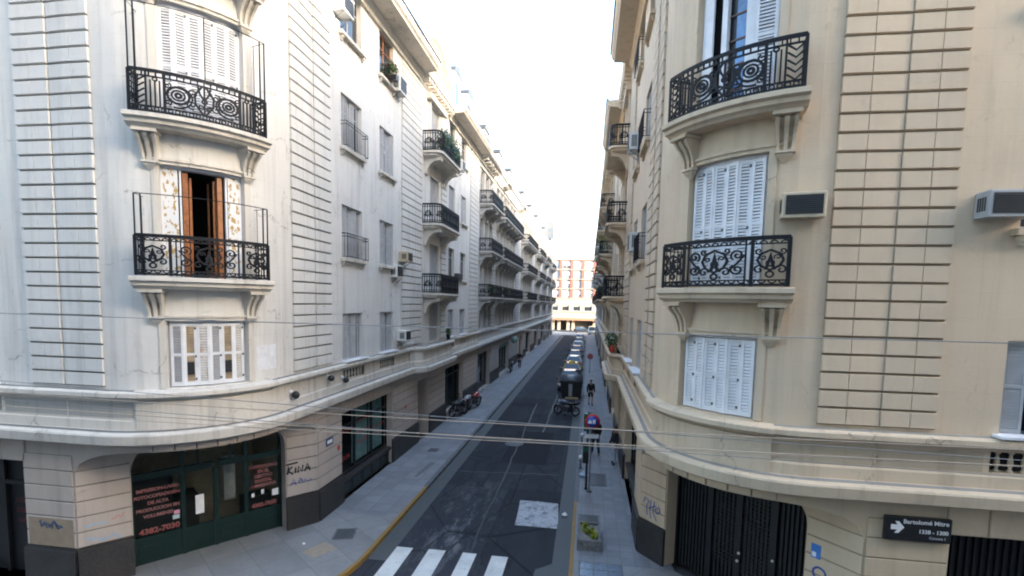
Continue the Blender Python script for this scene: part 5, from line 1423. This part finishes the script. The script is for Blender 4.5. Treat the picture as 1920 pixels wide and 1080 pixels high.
# ------------------------------------------------------------------ vehicles
def paint(name, col):
    m = simple(name, col, .3, 0, .03); b = m.node_tree.nodes['Principled BSDF']; b.inputs['Coat Weight'].default_value = .8; b.inputs['Coat Roughness'].default_value = .08; return m
LAMP = simple('lamp_glass', (.7, .7, .68), .15); TAIL = simple('tail_lamp_red', (.35, .01, .01), .2)
def wheel_parts(r=.31, w=.2):
    def ty():
        m = MB(); m.lathe((0, 0, 0), [(r * .62, -w / 2), (r * .93, -w / 2), (r, -w * .3), (r, w * .3), (r * .93, w / 2), (r * .62, w / 2)], RUBBER, 20, 'x'); return m.mesh('wheel')
    def ri():
        m = MB(); m.lathe((0, 0, 0), [(.02, -w * .42), (r * .25, -w * .45), (r * .64, -w * .3), (r * .64, w * .3), (r * .25, w * .45), (.02, w * .42)], STEEL, 14, 'x'); return m.mesh('rim')
    return kit(('ty', r), ty), kit(('ri', r), ri)
def make_car(label, body, roofm=None, x=0, y=0, L=4.1, H=1.46, rot=0, group='cars parked along the right kerb', cat='car', taxi=False, van=False):
    t = thing('parked_car', label, cat, (x, y, RZ), rot, group); roofm = roofm or body; h = L / 2
    def ring(yy, w, zb, zt, cr):   # one cross-section, slightly crowned
        return [(-w * .94, yy, zb), (-w, yy, zb + .12), (-w * 1.01, yy, (zb + zt) / 2), (-w * .97, yy, zt - .06), (-w * .9, yy, zt), (0, yy, zt + cr), (w * .9, yy, zt), (w * .97, yy, zt - .06), (w * 1.01, yy, (zb + zt) / 2), (w, yy, zb + .12), (w * .94, yy, zb)]
    m = MB(); m.loft([ring(-h, .66, .32, .58, .01), ring(-h + .06, .76, .24, .66, .015), ring(-h + .25, .83, .2, .74, .03), ring(-h + .95, .85, .18, .88, .04), ring(-h + 1.15, .855, .18, .93, .01), ring(0, .86, .18, .94, 0), ring(h - .6, .86, .18, .95, 0), ring(h - .2, .84, .2, .93, .02), ring(h - .05, .78, .26, .86, .02), ring(h, .7, .34, .7, .01)], body, True, True)
    put(m.mesh('body'), 'body', t, (0, 0, 0))
    zb, zt = .93, H; bf, bb, tf, tb, wb, wt = -h + 1.05, h - .32, -h + 1.75, h - .75, .79, .60
    if van: tf, bb, tb, wt = -h + 1.5, h - .05, h - .12, .72
    def corner(y0, z, w): return [(-w, y0, z), (w, y0, z)]
    m = MB(); o1 = [(-wt, tf, zt - .07), (-wt, tb, zt - .07), (wt, tb, zt - .07), (wt, tf, zt - .07)]; o2 = [(-wt * .96, tf + .06, zt - .01), (-wt * .96, tb - .06, zt - .01), (wt * .96, tb - .06, zt - .01), (wt * .96, tf + .06, zt - .01)]; o3 = [(-wt * .7, tf + .25, zt + .02), (-wt * .7, tb - .25, zt + .02), (wt * .7, tb - .25, zt + .02), (wt * .7, tf + .25, zt + .02)]
    m.loft([o1, o2, o3], roofm, True, True)
    def bar(a, b, r): m.tube([a, b], r, roofm, 5, True, False)
    for s in (-1, 1):
        bar((s * wb, bf, zb - .02), (s * wt, tf, zt - .06), .035); bar((s * wb, bb, zb - .02), (s * wt, tb, zt - .06), .045); bar((s * .83, .15, zb - .02), (s * wt * 1.02, .15, zt - .06), .03)
    put(m.mesh('roof'), 'roof', t, (0, 0, 0))
    for nm, P in (('windscreen', [(-wb, bf, zb), (wb, bf, zb), (wt, tf, zt - .06), (-wt, tf, zt - .06)]), ('rear_window', [(wb, bb, zb), (-wb, bb, zb), (-wt, tb, zt - .06), (wt, tb, zt - .06)]), ('side_window', [(-wb - .02, bb, zb), (-wb - .02, bf, zb), (-wt, tf, zt - .06), (-wt, tb, zt - .06)]), ('side_window', [(wb + .02, bf, zb), (wb + .02, bb, zb), (wt, tb, zt - .06), (wt, tf, zt - .06)])):
        m = MB(); m.face(P, CARGLASS); put(m.mesh(nm), nm, t, (0, 0, 0))
    ty, ri = wheel_parts()
    for s in (-1, 1):
        for yy in (-h + .78, h - .75):
            w = put(ty, 'wheel', t, (s * .77, yy, .31)); put(ri, 'rim', w, (0, 0, 0))
        m = MB(); m.box(s * .72 - .13, s * .72 + .1, -h + .005, -h + .14, .56, .68, LAMP); put(m.mesh('headlight'), 'headlight', t, (0, 0, 0))
        m = MB(); m.box(s * .7 - .1, s * .7 + .1, h - .1, h + .005, .62, .82, TAIL); put(m.mesh('tail_light'), 'tail_light', t, (0, 0, 0))
        m = MB(); m.box(s * .98 - .09, s * .98 + .09, -h + 1.15, -h + 1.22, .92, 1.05, body); put(m.mesh('mirror'), 'mirror', t, (0, 0, 0))
    m = MB(); m.cbox(-.78, .78, -h - .05, -h + .1, .26, .48, simple('bumper_plastic', (.03, .03, .032), .6), .03); m.box(-.35, .35, -h - .012, -h + .02, .52, .6, BLACK); put(m.mesh('bumper'), 'bumper', t, (0, 0, 0))
    m = MB(); m.cbox(-.78, .78, h - .1, h + .05, .26, .5, simple('bumper_plastic', (.03, .03, .032), .6), .03); put(m.mesh('bumper'), 'bumper', t, (0, 0, 0))
    m = MB(); m.box(-.22, .22, -h - .062, -h - .051, .34, .45, WHITETXT); put(m.mesh('number_plate'), 'number_plate', t, (0, 0, 0))
    if taxi:
        m = MB(); m.cbox(-.3, .3, -.1, .1, H + .02, H + .16, simple('taxi_sign_yellow', (.75, .5, .05), .4), .02); put(m.mesh('roof_sign'), 'roof_sign', t, (0, 0, 0))
    return t
BLK = paint('black_car_paint', (.012, .012, .014)); YEL = paint('taxi_yellow', (.62, .40, .06)); SIL = paint('silver_car_paint', (.42, .44, .47)); WHT = paint('white_car_paint', (.62, .62, .6)); DRD = paint('dark_red_car_paint', (.16, .02, .02)); LBL = paint('pale_blue_car_paint', (.30, .37, .45)); DGR = paint('dark_grey_car_paint', (.07, .075, .085))
cx = -1.36
make_car('dark grey car parked right behind the rubbish container', DGR, None, cx - .02, 41.3)
make_car('black taxi with a yellow roof parked behind the dark grey car', BLK, YEL, cx, 47.0, taxi=True)
make_car('dark red car with a white roof in the kerbside row', DRD, WHT, cx + .02, 53.2)
make_car('black car with a bright pale windscreen in the kerbside row', BLK, None, cx - .05, 59.6)
make_car('dark red hatchback beyond the middle of the kerbside row', DRD, DRD, cx, 66.5)
make_car('white car near the far end of the kerbside row', WHT, None, cx, 74.5)
make_car('dark grey car second from the far end of the kerbside row', DGR, None, cx + .03, 83)
make_car('pale blue car farthest along the kerbside row', LBL, None, cx, 92)
make_car('white taxi van waiting in the sunlit cross street', WHT, WHT, .9, 117.5, 4.3, 1.85, 0, 'vehicles in the far cross street', 'van', True, True)
make_car('dark car crossing in front of the end building', BLK, None, -1.4, 124, 4.2, 1.46, R_(90), 'vehicles in the far cross street')

def container():
    t = thing('rubbish_container', 'big black street rubbish container with a pale stripe on its end', 'rubbish container', (-1.06, 37.3, RZ)); bm_ = simple('container_black', (.016, .017, .02), .45); gy = simple('container_grey', (.30, .32, .33), .5)
    m = MB(); R = lambda z, w, d: [(-w, -d, z), (w, -d, z), (w, d, z), (-w, d, z)]
    m.loft([R(.05, .70, .70), R(.5, .77, .76), R(1.2, .82, .82), R(1.25, .87, .86), R(1.37, .87, .86)], bm_, True); put(m.mesh('bin'), 'bin', t, (0, 0, 0))
    m = MB(); rr = []
    for x in (-.86, .86): rr.append([(x, .85 * math.cos(PI * k / 10), 1.37 + .45 * math.sin(PI * k / 10)) for k in range(11)])
    m.loft(rr, simple('container_lid_grey', (.07, .075, .085), .45), True, True); put(m.mesh('lid'), 'lid', t, (0, 0, 0))
    m = MB(); st = [(-.85, .64), (-.755, .48), (-.835, 1.14)]
    m.hexa([(-.2, -.745, .2), (.06, -.745, .2), (.06, -.70, .2), (-.2, -.70, .2), (-.22, -.84, 1.2), (.08, -.84, 1.2), (.08, -.80, 1.2), (-.22, -.80, 1.2)], gy); put(m.mesh('stripe'), 'stripe', t, (0, 0, 0))
    t.scale = (.95, .95, .92)
    for s in (-1, 1):
        m = MB(); m.tube([(s * .8, -.4, .95), (s * .95, -.4, .95), (s * .95, .4, .95), (s * .8, .4, .95)], .035, gy, 6); put(m.mesh('handle'), 'handle', t, (0, 0, 0))
        for yy in (-.45, .45):
            m = MB(); m.lathe((s * .5, yy, .08), [(.08, -.03), (.08, .03)], RUBBER, 10, 'x'); put(m.mesh('wheel'), 'wheel', t, (0, 0, 0))
    m = MB(); m.box(-.45, .55, -1.0, -.78, .02, .14, simple('cardboard', (.45, .34, .19), .9)); put(m.mesh('foot_bar'), 'foot_bar', t, (0, 0, 0))
container()
def motorbike(label, x, y, rot, z, tank, lean=.12, group=None):
    """x forward"""
    t = thing('motorbike', label, 'motorbike', (x, y, z), rot, group); t.rotation_euler = (lean, 0, rot); ch = simple('bike_engine_metal', (.25, .25, .26), .35, .7)
    for xx, nm in ((.68, 'wheel'), (-.62, 'wheel')):
        m = MB(); n = 20; rings = []
        for k in range(n):
            a = 2 * PI * k / n; c = (math.cos(a), math.sin(a)); rings.append([(xx + c[0] * (.28 + .055 * math.cos(b)), .055 * math.sin(b), .335 + c[1] * (.28 + .055 * math.cos(b))) for b in (0, PI / 3, 2 * PI / 3, PI, 4 * PI / 3, 5 * PI / 3)])
        m.loft(rings + [rings[0]], RUBBER, False, True); w = put(m.mesh('wheel'), 'wheel', t, (0, 0, 0))
        m = MB(); m.lathe((xx, 0, .335), [(.05, -.06), (.05, .06)], ch, 10, 'y')
        for k in range(8):
            a = 2 * PI * k / 8; m.tube([(xx, 0, .335), (xx + .25 * math.cos(a), 0, .335 + .25 * math.sin(a))], .012, STEEL, 4)
        put(m.mesh('rim'), 'rim', w, (0, 0, 0))
    m = MB()
    for s in (-.1, .1): m.tube([(.68, s, .335), (.52, s, .82), (.46, s, 1.0)], .028, ch, 6)
    m.tube([(.44, 0, .9), (.1, 0, .55), (-.1, 0, .32), (-.3, 0, .4)], .04, BLACK, 6); m.tube([(.44, 0, .9), (-.2, 0, .72), (-.75, 0, .8)], .035, BLACK, 6)
    for s in (-.12, .12): m.tube([(-.25, s, .4), (-.62, s, .335)], .03, BLACK, 6); m.tube([(-.62, s, .36), (-.5, s, .74)], .03, ch, 6)
    m.cbox(-.24, .34, -.16, .16, .25, .64, simple('dark_engine', (.05, .05, .055), .5, .4), .06); m.cbox(-.62, -.2, -.12, .12, .52, .74, BLACK, .05); put(m.mesh('frame'), 'frame', t, (0, 0, 0))
    m = MB(); m.loft([[(xx, wy * c, zz + hz * s_) for c, s_ in ((1, 0), (.7, .8), (0, 1), (-.7, .8), (-1, 0), (0, -.6))] for xx, wy, zz, hz in ((.52, .08, .88, .08), (.38, .17, .86, .17), (.12, .17, .84, .17), (-.1, .11, .80, .1))], tank, True, True); put(m.mesh('fuel_tank'), 'fuel_tank', t, (0, 0, 0))
    m = MB(); m.loft([[(xx, wy * c, zz + .07 * s_) for c, s_ in ((1, 0), (.8, 1), (-.8, 1), (-1, 0), (-.8, -1), (.8, -1))] for xx, wy, zz in ((-.05, .1, .82), (-.2, .14, .8), (-.45, .15, .82), (-.62, .12, .88), (-.85, .09, .9))], BLACK, True, True); put(m.mesh('seat'), 'seat', t, (0, 0, 0))
    m = MB(); m.tube([(.38, .36, 1.02), (.45, .18, 1.06), (.47, 0, 1.02), (.45, -.18, 1.06), (.38, -.36, 1.02)], .018, BLACK, 6)
    for s in (-1, 1): m.tube([(.42, s * .25, 1.05), (.44, s * .32, 1.2)], .008, BLACK, 4); m.sphere((.44, s * .34, 1.23), .06, BLACK, 8, 6, (.3, 1, .7))
    put(m.mesh('handlebar'), 'handlebar', t, (0, 0, 0))
    m = MB(); m.sphere((.58, 0, .92), .1, LAMP, 10, 8, (.8, 1, 1)); put(m.mesh('headlight'), 'headlight', t, (0, 0, 0))
    m = MB(); m.tube([(.1, -.16, .35), (-.2, -.17, .28), (-.8, -.18, .42)], [.025, .03, .045], ch, 8); put(m.mesh('exhaust'), 'exhaust', t, (0, 0, 0))
    m = MB()
    for xx, a0, a1 in ((.68, 20, 150), (-.62, 40, 175)):
        rr = [[(xx + r * math.cos(R_(a)), yy, .335 + r * math.sin(R_(a))) for r, yy in ((.37, -.07), (.385, 0), (.37, .07))] for a in range(a0, a1, 15)]
        m.loft(rr, tank, False, True, False)
    put(m.mesh('mudguard'), 'mudguard', t, (0, 0, 0)); m = MB(); m.tube([(-.05, .1, .35), (-.1, .3, .01)], .014, ch, 5); put(m.mesh('kickstand'), 'kickstand', t, (0, 0, 0))
    return t
motorbike('black motorbike parked across the kerb in front of the rubbish container', -1.15, 31.0, R_(158), RZ, simple('blue_grey_bike_tank', (.10, .12, .16), .3)).scale = (.92, 1.1, .92)
motorbike('red motorbike standing on the left pavement by the shop door', -7.15, 31.1, R_(75), 0, paint('bike_red', (.45, .03, .02)), .1, 'motorbikes on the left pavement')
motorbike('black motorbike leaning by the green shop window on the left pavement', -7.5, 28.6, R_(70), 0, simple('dark_bike_tank', (.03, .03, .035), .3), .1, 'motorbikes on the left pavement')
motorbike('grey motorbike between the black and the red one on the left pavement', -7.4, 29.9, R_(80), 0, SIL, .1, 'motorbikes on the left pavement')
motorbike('black motorbike far down the left pavement beside a shop entrance', -7.4, 48.5, R_(95), 0, simple('dark_bike_tank', (.03, .03, .035), .3), .1, 'motorbikes on the left pavement')

# ------------------------------------------------------------------ people
def skin_obj(name, chains, mat, parent, lvl=2):
    """chains: list of (points, radii, attach index or None); one skinned surface"""
    vs, es, rs, roots, base = [], [], [], [], {}
    for pts, rad, at in chains:
        prev = at
        if at is None: roots.append(len(vs))
        for p, r in zip(pts, rad):
            vs.append(p); rs.append(r)
            if prev is not None: es.append((prev, len(vs) - 1))
            prev = len(vs) - 1
    me = bpy.data.meshes.new(name); me.from_pydata(vs, es, []); o = bpy.data.objects.new(name, me); COL.objects.link(o)
    sk = o.modifiers.new('skin', 'SKIN')
    for i, d in enumerate(me.skin_vertices[0].data):
        r = rs[i]; d.radius = r if isinstance(r, tuple) else (r, r); d.use_root = i in roots
    sk.use_smooth_shade = True
    sb = o.modifiers.new('sub', 'SUBSURF'); sb.levels = lvl; sb.render_levels = lvl
    # bake the surface so that the part is a plain mesh
    dg = bpy.context.evaluated_depsgraph_get(); m2 = bpy.data.meshes.new_from_object(o.evaluated_get(dg)); bpy.data.objects.remove(o); bpy.data.meshes.remove(me)
    m2.name = name; m2.materials.clear(); m2.materials.append(mat)
    o = put(m2, name, parent, (0, 0, 0)); return o
def person(label, x, y, rot, top, legs, hairm, stride=.25, shorts=False, H=1.7, armsw=.2):
    """faces local -y"""
    t = thing('person', label, 'person', (x, y, 0), rot, None); k = H / 1.72
    S = lambda L: [(a * k, b * k, c * k) for a, b, c in L]; st = stride
    hipz, shz = .9, 1.42
    legL = S([(.09, 0, .86), (.1, -st * .55 - .03, .48), (.1, -st * .8, .09), (.11, -st * .8 - .14, .035)]); legR = S([(-.09, 0, .86), (-.1, st * .35 - .05, .48), (-.1, st * .9, .12), (-.11, st * .9 - .13, .04)])
    armL = S([(.19, 0, shz), (.24, armsw * .4, 1.14), (.24, armsw * .5 - .1, .90), (.24, armsw * .5 - .13, .81)]); armR = S([(-.19, 0, shz), (-.24, -armsw * .4, 1.14), (-.24, -armsw * .5 - .12, .90), (-.24, -armsw * .5 - .16, .81)])
    ch = [(S([(0, 0, .92), (0, -.01, 1.12), (0, 0, 1.32), (0, .01, 1.45), (0, -.01, 1.54), (0, -.02, 1.62), (0, -.015, 1.69)]), [(.15, .1), (.13, .095), (.16, .1), (.07, .06), (.055, .055), (.085, .1), (.06, .07)], None),
          (legL, [.09, .062, .045, .04], 0), (legR, [.09, .062, .045, .04], 0), (armL, [.055, .043, .032, .036], 2), (armR, [.055, .043, .032, .036], 2), (S([(0, -.115, 1.595), (0, -.135, 1.585)]), [.018, .012], 5)]
    for sd, arm in ((1, armL), (-1, armR)):
        w = arm[-1]
        for q in range(4):
            p0 = (w[0] + sd * .005, w[1] - .03 + q * .02, w[2] - .02); L = [.06, .075, .08, .065][q]
            ch.append(([p0, (p0[0], p0[1] - .008, p0[2] - L * .55), (p0[0] - sd * .012, p0[1] - .012, p0[2] - L)], [.011, .010, .008], None))
        p0 = (w[0], w[1] - .035, w[2]); ch.append(([p0, (p0[0], p0[1] - .03, p0[2] - .03), (p0[0], p0[1] - .035, p0[2] - .06)], [.012, .011, .009], None))
    skin_obj('body', ch, SKIN, t)
    tor = S([(0, 0, .95), (0, -.005, 1.12), (0, 0, 1.32), (0, .01, 1.43)])
    skin_obj('jacket', [(tor, [(.18, .13), (.165, .125), (.19, .13), (.1, .085)], None), (armL[:3], [.075, .06, .05], 2), (armR[:3], [.075, .06, .05], 2)], top, t)
    e = 2 if shorts else 3
    def tr_(l): return l[:e] if not shorts else [l[0], tuple((a + b) / 2 for a, b in zip(l[0], l[1])), tuple(a * .15 + b * .85 for a, b in zip(l[0], l[1]))]
    skin_obj('shorts' if shorts else 'trousers', [(S([(0, 0, .98), (0, 0, .9)]), [(.165, .12), (.16, .12)], None), (tr_(legL), [.1, .085, .08] if shorts else [.1, .078, .06], 1), (tr_(legR), [.1, .085, .08] if shorts else [.1, .078, .06], 1)], legs, t)
    skin_obj('shoes', [(legL[2:], [.055, .05], None), (legR[2:], [.055, .05], None)], BLACK, t)
    skin_obj('hair', [(S([(0, .03, 1.60), (0, .01, 1.675), (0, -.03, 1.715)]), [(.085, .075), (.092, .1), (.075, .07)], None)], hairm, t)
    m = MB()
    for s in (-1, 1): m.sphere((s * .035 * k, -.112 * k, 1.625 * k), .011, BLACK, 6, 4); m.sphere((s * .09 * k, -.01 * k, 1.61 * k), .022, SKIN, 6, 4, (.5, .8, 1.3))
    m.box(-.025 * k, .025 * k, -.12 * k, -.108 * k, 1.548 * k, 1.556 * k, simple('lip', (.25, .09, .07), .6)); put(m.mesh('face'), 'face', t, (0, 0, 0))
    return t
HAIR = simple('black_hair', (.012, .01, .009), .6); CLB = simple('black_cloth', (.012, .012, .014), .9); CLD = simple('dark_blue_cloth', (.02, .025, .04), .9); CLP = simple('pale_blue_jeans', (.32, .38, .46), .9)
person('person in black top and short trousers walking down the right pavement', .33, 34.0, 0.1, CLB, CLB, HAIR, .12, True, 1.72)
person('person in dark clothes walking, half hidden behind the road sign post', .52, 22.6, PI + .25, CLB, CLD, HAIR, .28, False, 1.66)
person('person in black jacket and pale trousers standing by the right doorway', 1.30, 21.4, -1.2, CLB, CLP, HAIR, .03, False, 1.66, .05)
person('person in dark clothes on the left pavement far down by a shop', -7.0, 52.0, PI, CLB, CLD, HAIR, .2, False, 1.72)

# ------------------------------------------------------------------ plants on balconies and ledges
def pot_plant(p, rad, n, label, mats, flowers=None, potm=None, seed=0, trough=None):
    t = thing('potted_plant', label, 'plant', p); r = random.Random(seed); m = MB()
    if trough: m.cbox(-trough / 2, trough / 2, -.12, .12, 0, .2, potm or BLACK, .015)
    else: m.lathe((0, 0, 0), [(.09, 0), (.13, .22), (.14, .24), (.11, .22)], potm or simple('terracotta', (.30, .11, .05), .8), 12)
    put(m.mesh('pot'), 'pot', t, (0, 0, 0)); m = MB()
    for _ in range(5):
        a = r.uniform(-.6, .6) * rad[0]; b = r.uniform(-.5, .5) * rad[1]; m.tube([(a * .3, b * .3, .2), (a, b, .2 + rad[2])], .008, LEAF, 4)
    m.leaves((0, 0, .25 + rad[2] * .7), rad, n, .07, mats, r)
    put(m.mesh('foliage'), 'foliage', t, (0, 0, 0))
    if flowers:
        m = MB(); m.leaves((0, 0, .25 + rad[2] * .8), rad, flowers[1], .05, [flowers[0]], r); put(m.mesh('flower'), 'flower', t, (0, 0, 0))
REDF = simple('red_petals', (.75, .05, .02), .6)
pot_plant(PR.W(14.6, .55, 4.75), (.3, .3, .35), 260, 'bushy dark green plant on the curved ledge of the beige bay', [LEAF], None, BLACK, 1)
m_ = MB(); m_.lathe((0, 0, 0), [(.07, 0), (.11, .16), (.12, .18), (.001, .17)], REDF, 12); m_.leaves((0, 0, .22), (.1, .1, .08), 40, .05, [REDF, LEAF], random.Random(4))
o_ = bpy.data.objects.new('flower_pot', m_.mesh('flower_pot')); COL.objects.link(o_); o_.location = PR.W(14.05, .55, 4.75); tag(o_, 'bright red flower pot on the curved ledge of the beige bay', 'flower pot')
pot_plant(PL.W(11.1, .1, 15.22), (.35, .12, .28), 200, 'window box with reddish flowers in the top narrow window of the white facade', [LEAF], (simple('dull_red_petals', (.3, .06, .05), .7), 40), BLACK, 2, .7)
pot_plant(PL.W(16.2, .75, Z4), (.45, .25, .6), 420, 'tall green plant on the near end of the top left bay balcony', [LEAF, simple('teal_leaf', (.03, .09, .09), .6)], (REDF, 12), None, 3)
pot_plant(PL.W(17.6, .75, Z4), (.5, .25, .7), 480, 'bushy plant in the middle of the top left bay balcony', [LEAF, simple('teal_leaf', (.03, .09, .09), .6)], None, None, 4)
pot_plant(PL.W(18.7, .7, Z4), (.35, .25, .45), 320, 'smaller plant on the far end of the top left bay balcony', [LEAF], None, None, 5)
pot_plant(PL.W(18.6, .42, 4.76), (.14, .14, .2), 90, 'small potted plant on the ledge of the left bay', [LEAF], None, BLACK, 6)
pot_plant(PL.W(29.0, .7, Z2 + .02), (.5, .2, .4), 260, 'green plant on the near end of the long lower balcony', [LEAF], None, None, 7)
pot_plant(PL.W(35.8, .7, Z2 + .02), (.5, .2, .35), 260, 'green plant on the second long lower balcony', [LEAF], None, None, 8)
pot_plant(PR.W(30.6, .7, Z3 + .02), (.5, .25, .8), 300, 'yellowish climbing plant on the overhanging right balcony', [LEAFY, LEAF], None, None, 9)
pot_plant(PR.W(31.2, .7, Z2 + .02), (.5, .25, .5), 300, 'dark plant on the lowest overhanging right balcony', [LEAF], None, None, 10)

# hanging shop sign of the left row (round, pale green)
def hang_sign(P, s, z, label, mat, r=.5):
    p = P.W(s, .1, z); t = thing('shop_sign', label, 'shop sign', p, P.rz(s)); m = MB(); m.tube([(0, 0, 0), (0, -.9, 0)], .03, IRON_GREY, 6); put(m.mesh('arm'), 'arm', t, (0, 0, 0))
    m = MB(); m.lathe((0, -.75, 0), [(.001, -.06), (r, -.06), (r, .06), (.001, .06)], mat, 20, 'x'); put(m.mesh('disc'), 'disc', t, (0, 0, 0))
hang_sign(PL, 40.8, 3.2, 'round pale green hanging sign on the left row', simple('pale_green_sign', (.16, .25, .23), .4), .36)

# ------------------------------------------------------------------ overhead cables across the junction
CAB = simple('tan_cable', (.42, .34, .26), .7); CABG = simple('grey_cable', (.22, .22, .22), .7)
def cable(label, y, pts, r, mat):
    m = MB(); m.tube([(x, y + dy, z) for x, z, dy in pts], r, mat, 6); o = m.build('overhead_cable', None, (0, 0, 0)); tag(o, label, 'cable', 'cables strung across the junction')
def sag(x0, z0, x1, z1, s, y0=0, y1=0, n=24): return [(x0 + (x1 - x0) * k / n, z0 + (z1 - z0) * k / n - s * 4 * (k / n) * (1 - k / n), y0 + (y1 - y0) * k / n) for k in range(n + 1)]
Y = 7.5
cable('single grey cable crossing both facades at first floor height', Y, sag(-26, 6.62, 18, 6.52, .17), .008, CABG)
cable('upper tan cable crossing in front of the street shop window', Y, sag(-26, 5.35, 18, 5.25, .36), .007, CAB)
cable('middle tan cable crossing low over the road', Y, sag(-26, 5.06, 18, 5.02, .33), .008, CAB)
cable('lowest tan cable crossing over the road', Y, sag(-26, 4.76, 18, 5.05, .26), .006, CAB)
cable('thin grey cable running up against the white ledge band', Y, sag(-26, 5.75, 18, 4.72, .2), .006, CABG)
cable('thin grey cable slanting across the beige ledge band', Y, sag(-26, 5.35, 18, 4.62, .25), .006, CABG)

# ------------------------------------------------------------------ the houses on the near side of the junction (unseen; height and white walls set to shade and brighten it)
def near_house(x0, x1, label):
    root = thing('apartment_building', label, 'building', ((x0 + x1) / 2, -8, 0)); m = MB(); m.box(x0, x1, -16, -5.2, 0, 27, WHITE['wall']); m.build('wall', root)
    m = MB(); m.box(x0, x1, -5.197, -4.8, 26.2, 26.8, PALE['trim']); m.build('cornice', root)
    x = x0 + 2.5
    while x < x1 - 2:
        for z in (5, 8.5, 12, 15.5, 19):
            w = MB(); w.box(x, x + 1.2, -5.199, -5.12, z, z + 2, SHUT_G); w.build('window', root)
        x += 3.6
near_house(-45, -9.1, 'unseen white building farther left on the near side of the junction')
near_house(-9, 20, 'unseen white building on the near side of the junction')
near_house(20.05, 75, 'unseen white building farther right on the near side of the junction')

def side_house(x0, x1, label, M):
    root = thing('apartment_building', label, 'building', ((x0 + x1) / 2, 18, 0)); m = MB(); m.box(x0, x1, 9.6, 26, 0, 19, M['wall']); m.build('wall', root)
    m = MB(); m.box(x0, x1, 9.1, 9.597, 18.2, 18.8, M['trim']); m.box(x0, x1, 9.3, 9.597, 4.4, 4.7, M['trim']); m.build('cornice', root)
    x = x0 + 2
    while x < x1 - 2:
        for z in (5, 8.5, 12, 15.2): w = MB(); w.box(x, x + 1.2, 9.52, 9.599, z, z + 2, SHUT_G); w.build('window', root)
        x += 3.6
side_house(20.1, 75, 'beige building farther right along the cross street', BEIGE)
side_house(-75, -26.6, 'white building farther left along the cross street', WHITE)

root_ = thing('apartment_building', 'added unseen building blocking sky glow at the right end of the cross street', 'building', (84, 5, 0)); m = MB(); m.box(76, 92, -16, 28, 0, 34, PALE['wall']); m.build('wall', root_)  # added out of view to keep sky glow out of the cross street
m = MB(); m.box(75.6, 75.99, -16, 28, 33, 33.6, PALE['trim']); m.build('cornice', root_)

# ------------------------------------------------------------------ sky, sun, camera
SUN_AZ, SUN_EL = R_(116), R_(15)     # azimuth measured from +Y (street axis) clockwise
w = bpy.data.worlds.new("World"); scene.world = w; w.use_nodes = True
nt = w.node_tree; bg = nt.nodes['Background']; sky = nt.nodes.new('ShaderNodeTexSky'); sky.sky_type = 'NISHITA'; sky.sun_disc = False
sky.sun_elevation = SUN_EL; sky.sun_rotation = SUN_AZ; sky.air_density = 1.0; sky.dust_density = 3.0; sky.ozone_density = 1.0; sky.altitude = 20
nt.links.new(sky.outputs[0], bg.inputs[0]); bg.inputs[1].default_value = .15
sd = bpy.data.lights.new('sun', 'SUN'); so = bpy.data.objects.new('sun', sd); COL.objects.link(so)
sd.energy = 2.0; sd.angle = R_(.5); sd.color = (1.0, .955, .89)
dv = Vector((math.sin(SUN_AZ) * math.cos(SUN_EL), math.cos(SUN_AZ) * math.cos(SUN_EL), math.sin(SUN_EL)))
so.rotation_euler = dv.to_track_quat('Z', 'Y').to_euler()
cam = bpy.data.cameras.new('camera'); co = bpy.data.objects.new('camera', cam); COL.objects.link(co); scene.camera = co
F_, CX_, CY_ = 940., 960., 648.; vp = (1104., 571.); sl = .0207
yv = Vector((vp[0] - CX_, vp[1] - CY_, F_)).normalized(); p2 = Vector((vp[0] + 1000 - CX_, vp[1] + 1000 * sl - CY_, F_))
dn = -yv.cross(p2).normalized()
if dn.y < 0: dn = -dn
zv = -dn; xv = yv.cross(zv)
# rows: camera x-right, y-down, z-forward expressed in world axes
rt = Vector((xv.x, yv.x, zv.x)); dw = Vector((xv.y, yv.y, zv.y)); fw = Vector((xv.z, yv.z, zv.z))
co.matrix_world = Matrix(((rt.x, -dw.x, -fw.x, 0), (rt.y, -dw.y, -fw.y, 0), (rt.z, -dw.z, -fw.z, 6.8), (0, 0, 0, 1)))
cam.sensor_width = 36; cam.lens = F_ / 1920 * 36; cam.shift_y = (CY_ - 540) / 1920; cam.clip_start = .1; cam.clip_end = 2000
vs = scene.view_settings; vs.view_transform = 'Standard'; vs.look = 'None'; vs.gamma = 1; vs.use_curve_mapping = False; vs.exposure = 3.6
scene.cycles.filter_width = 2.0; scene.cycles.max_bounces = 8; scene.cycles.diffuse_bounces = 5; scene.cycles.transparent_max_bounces = 8
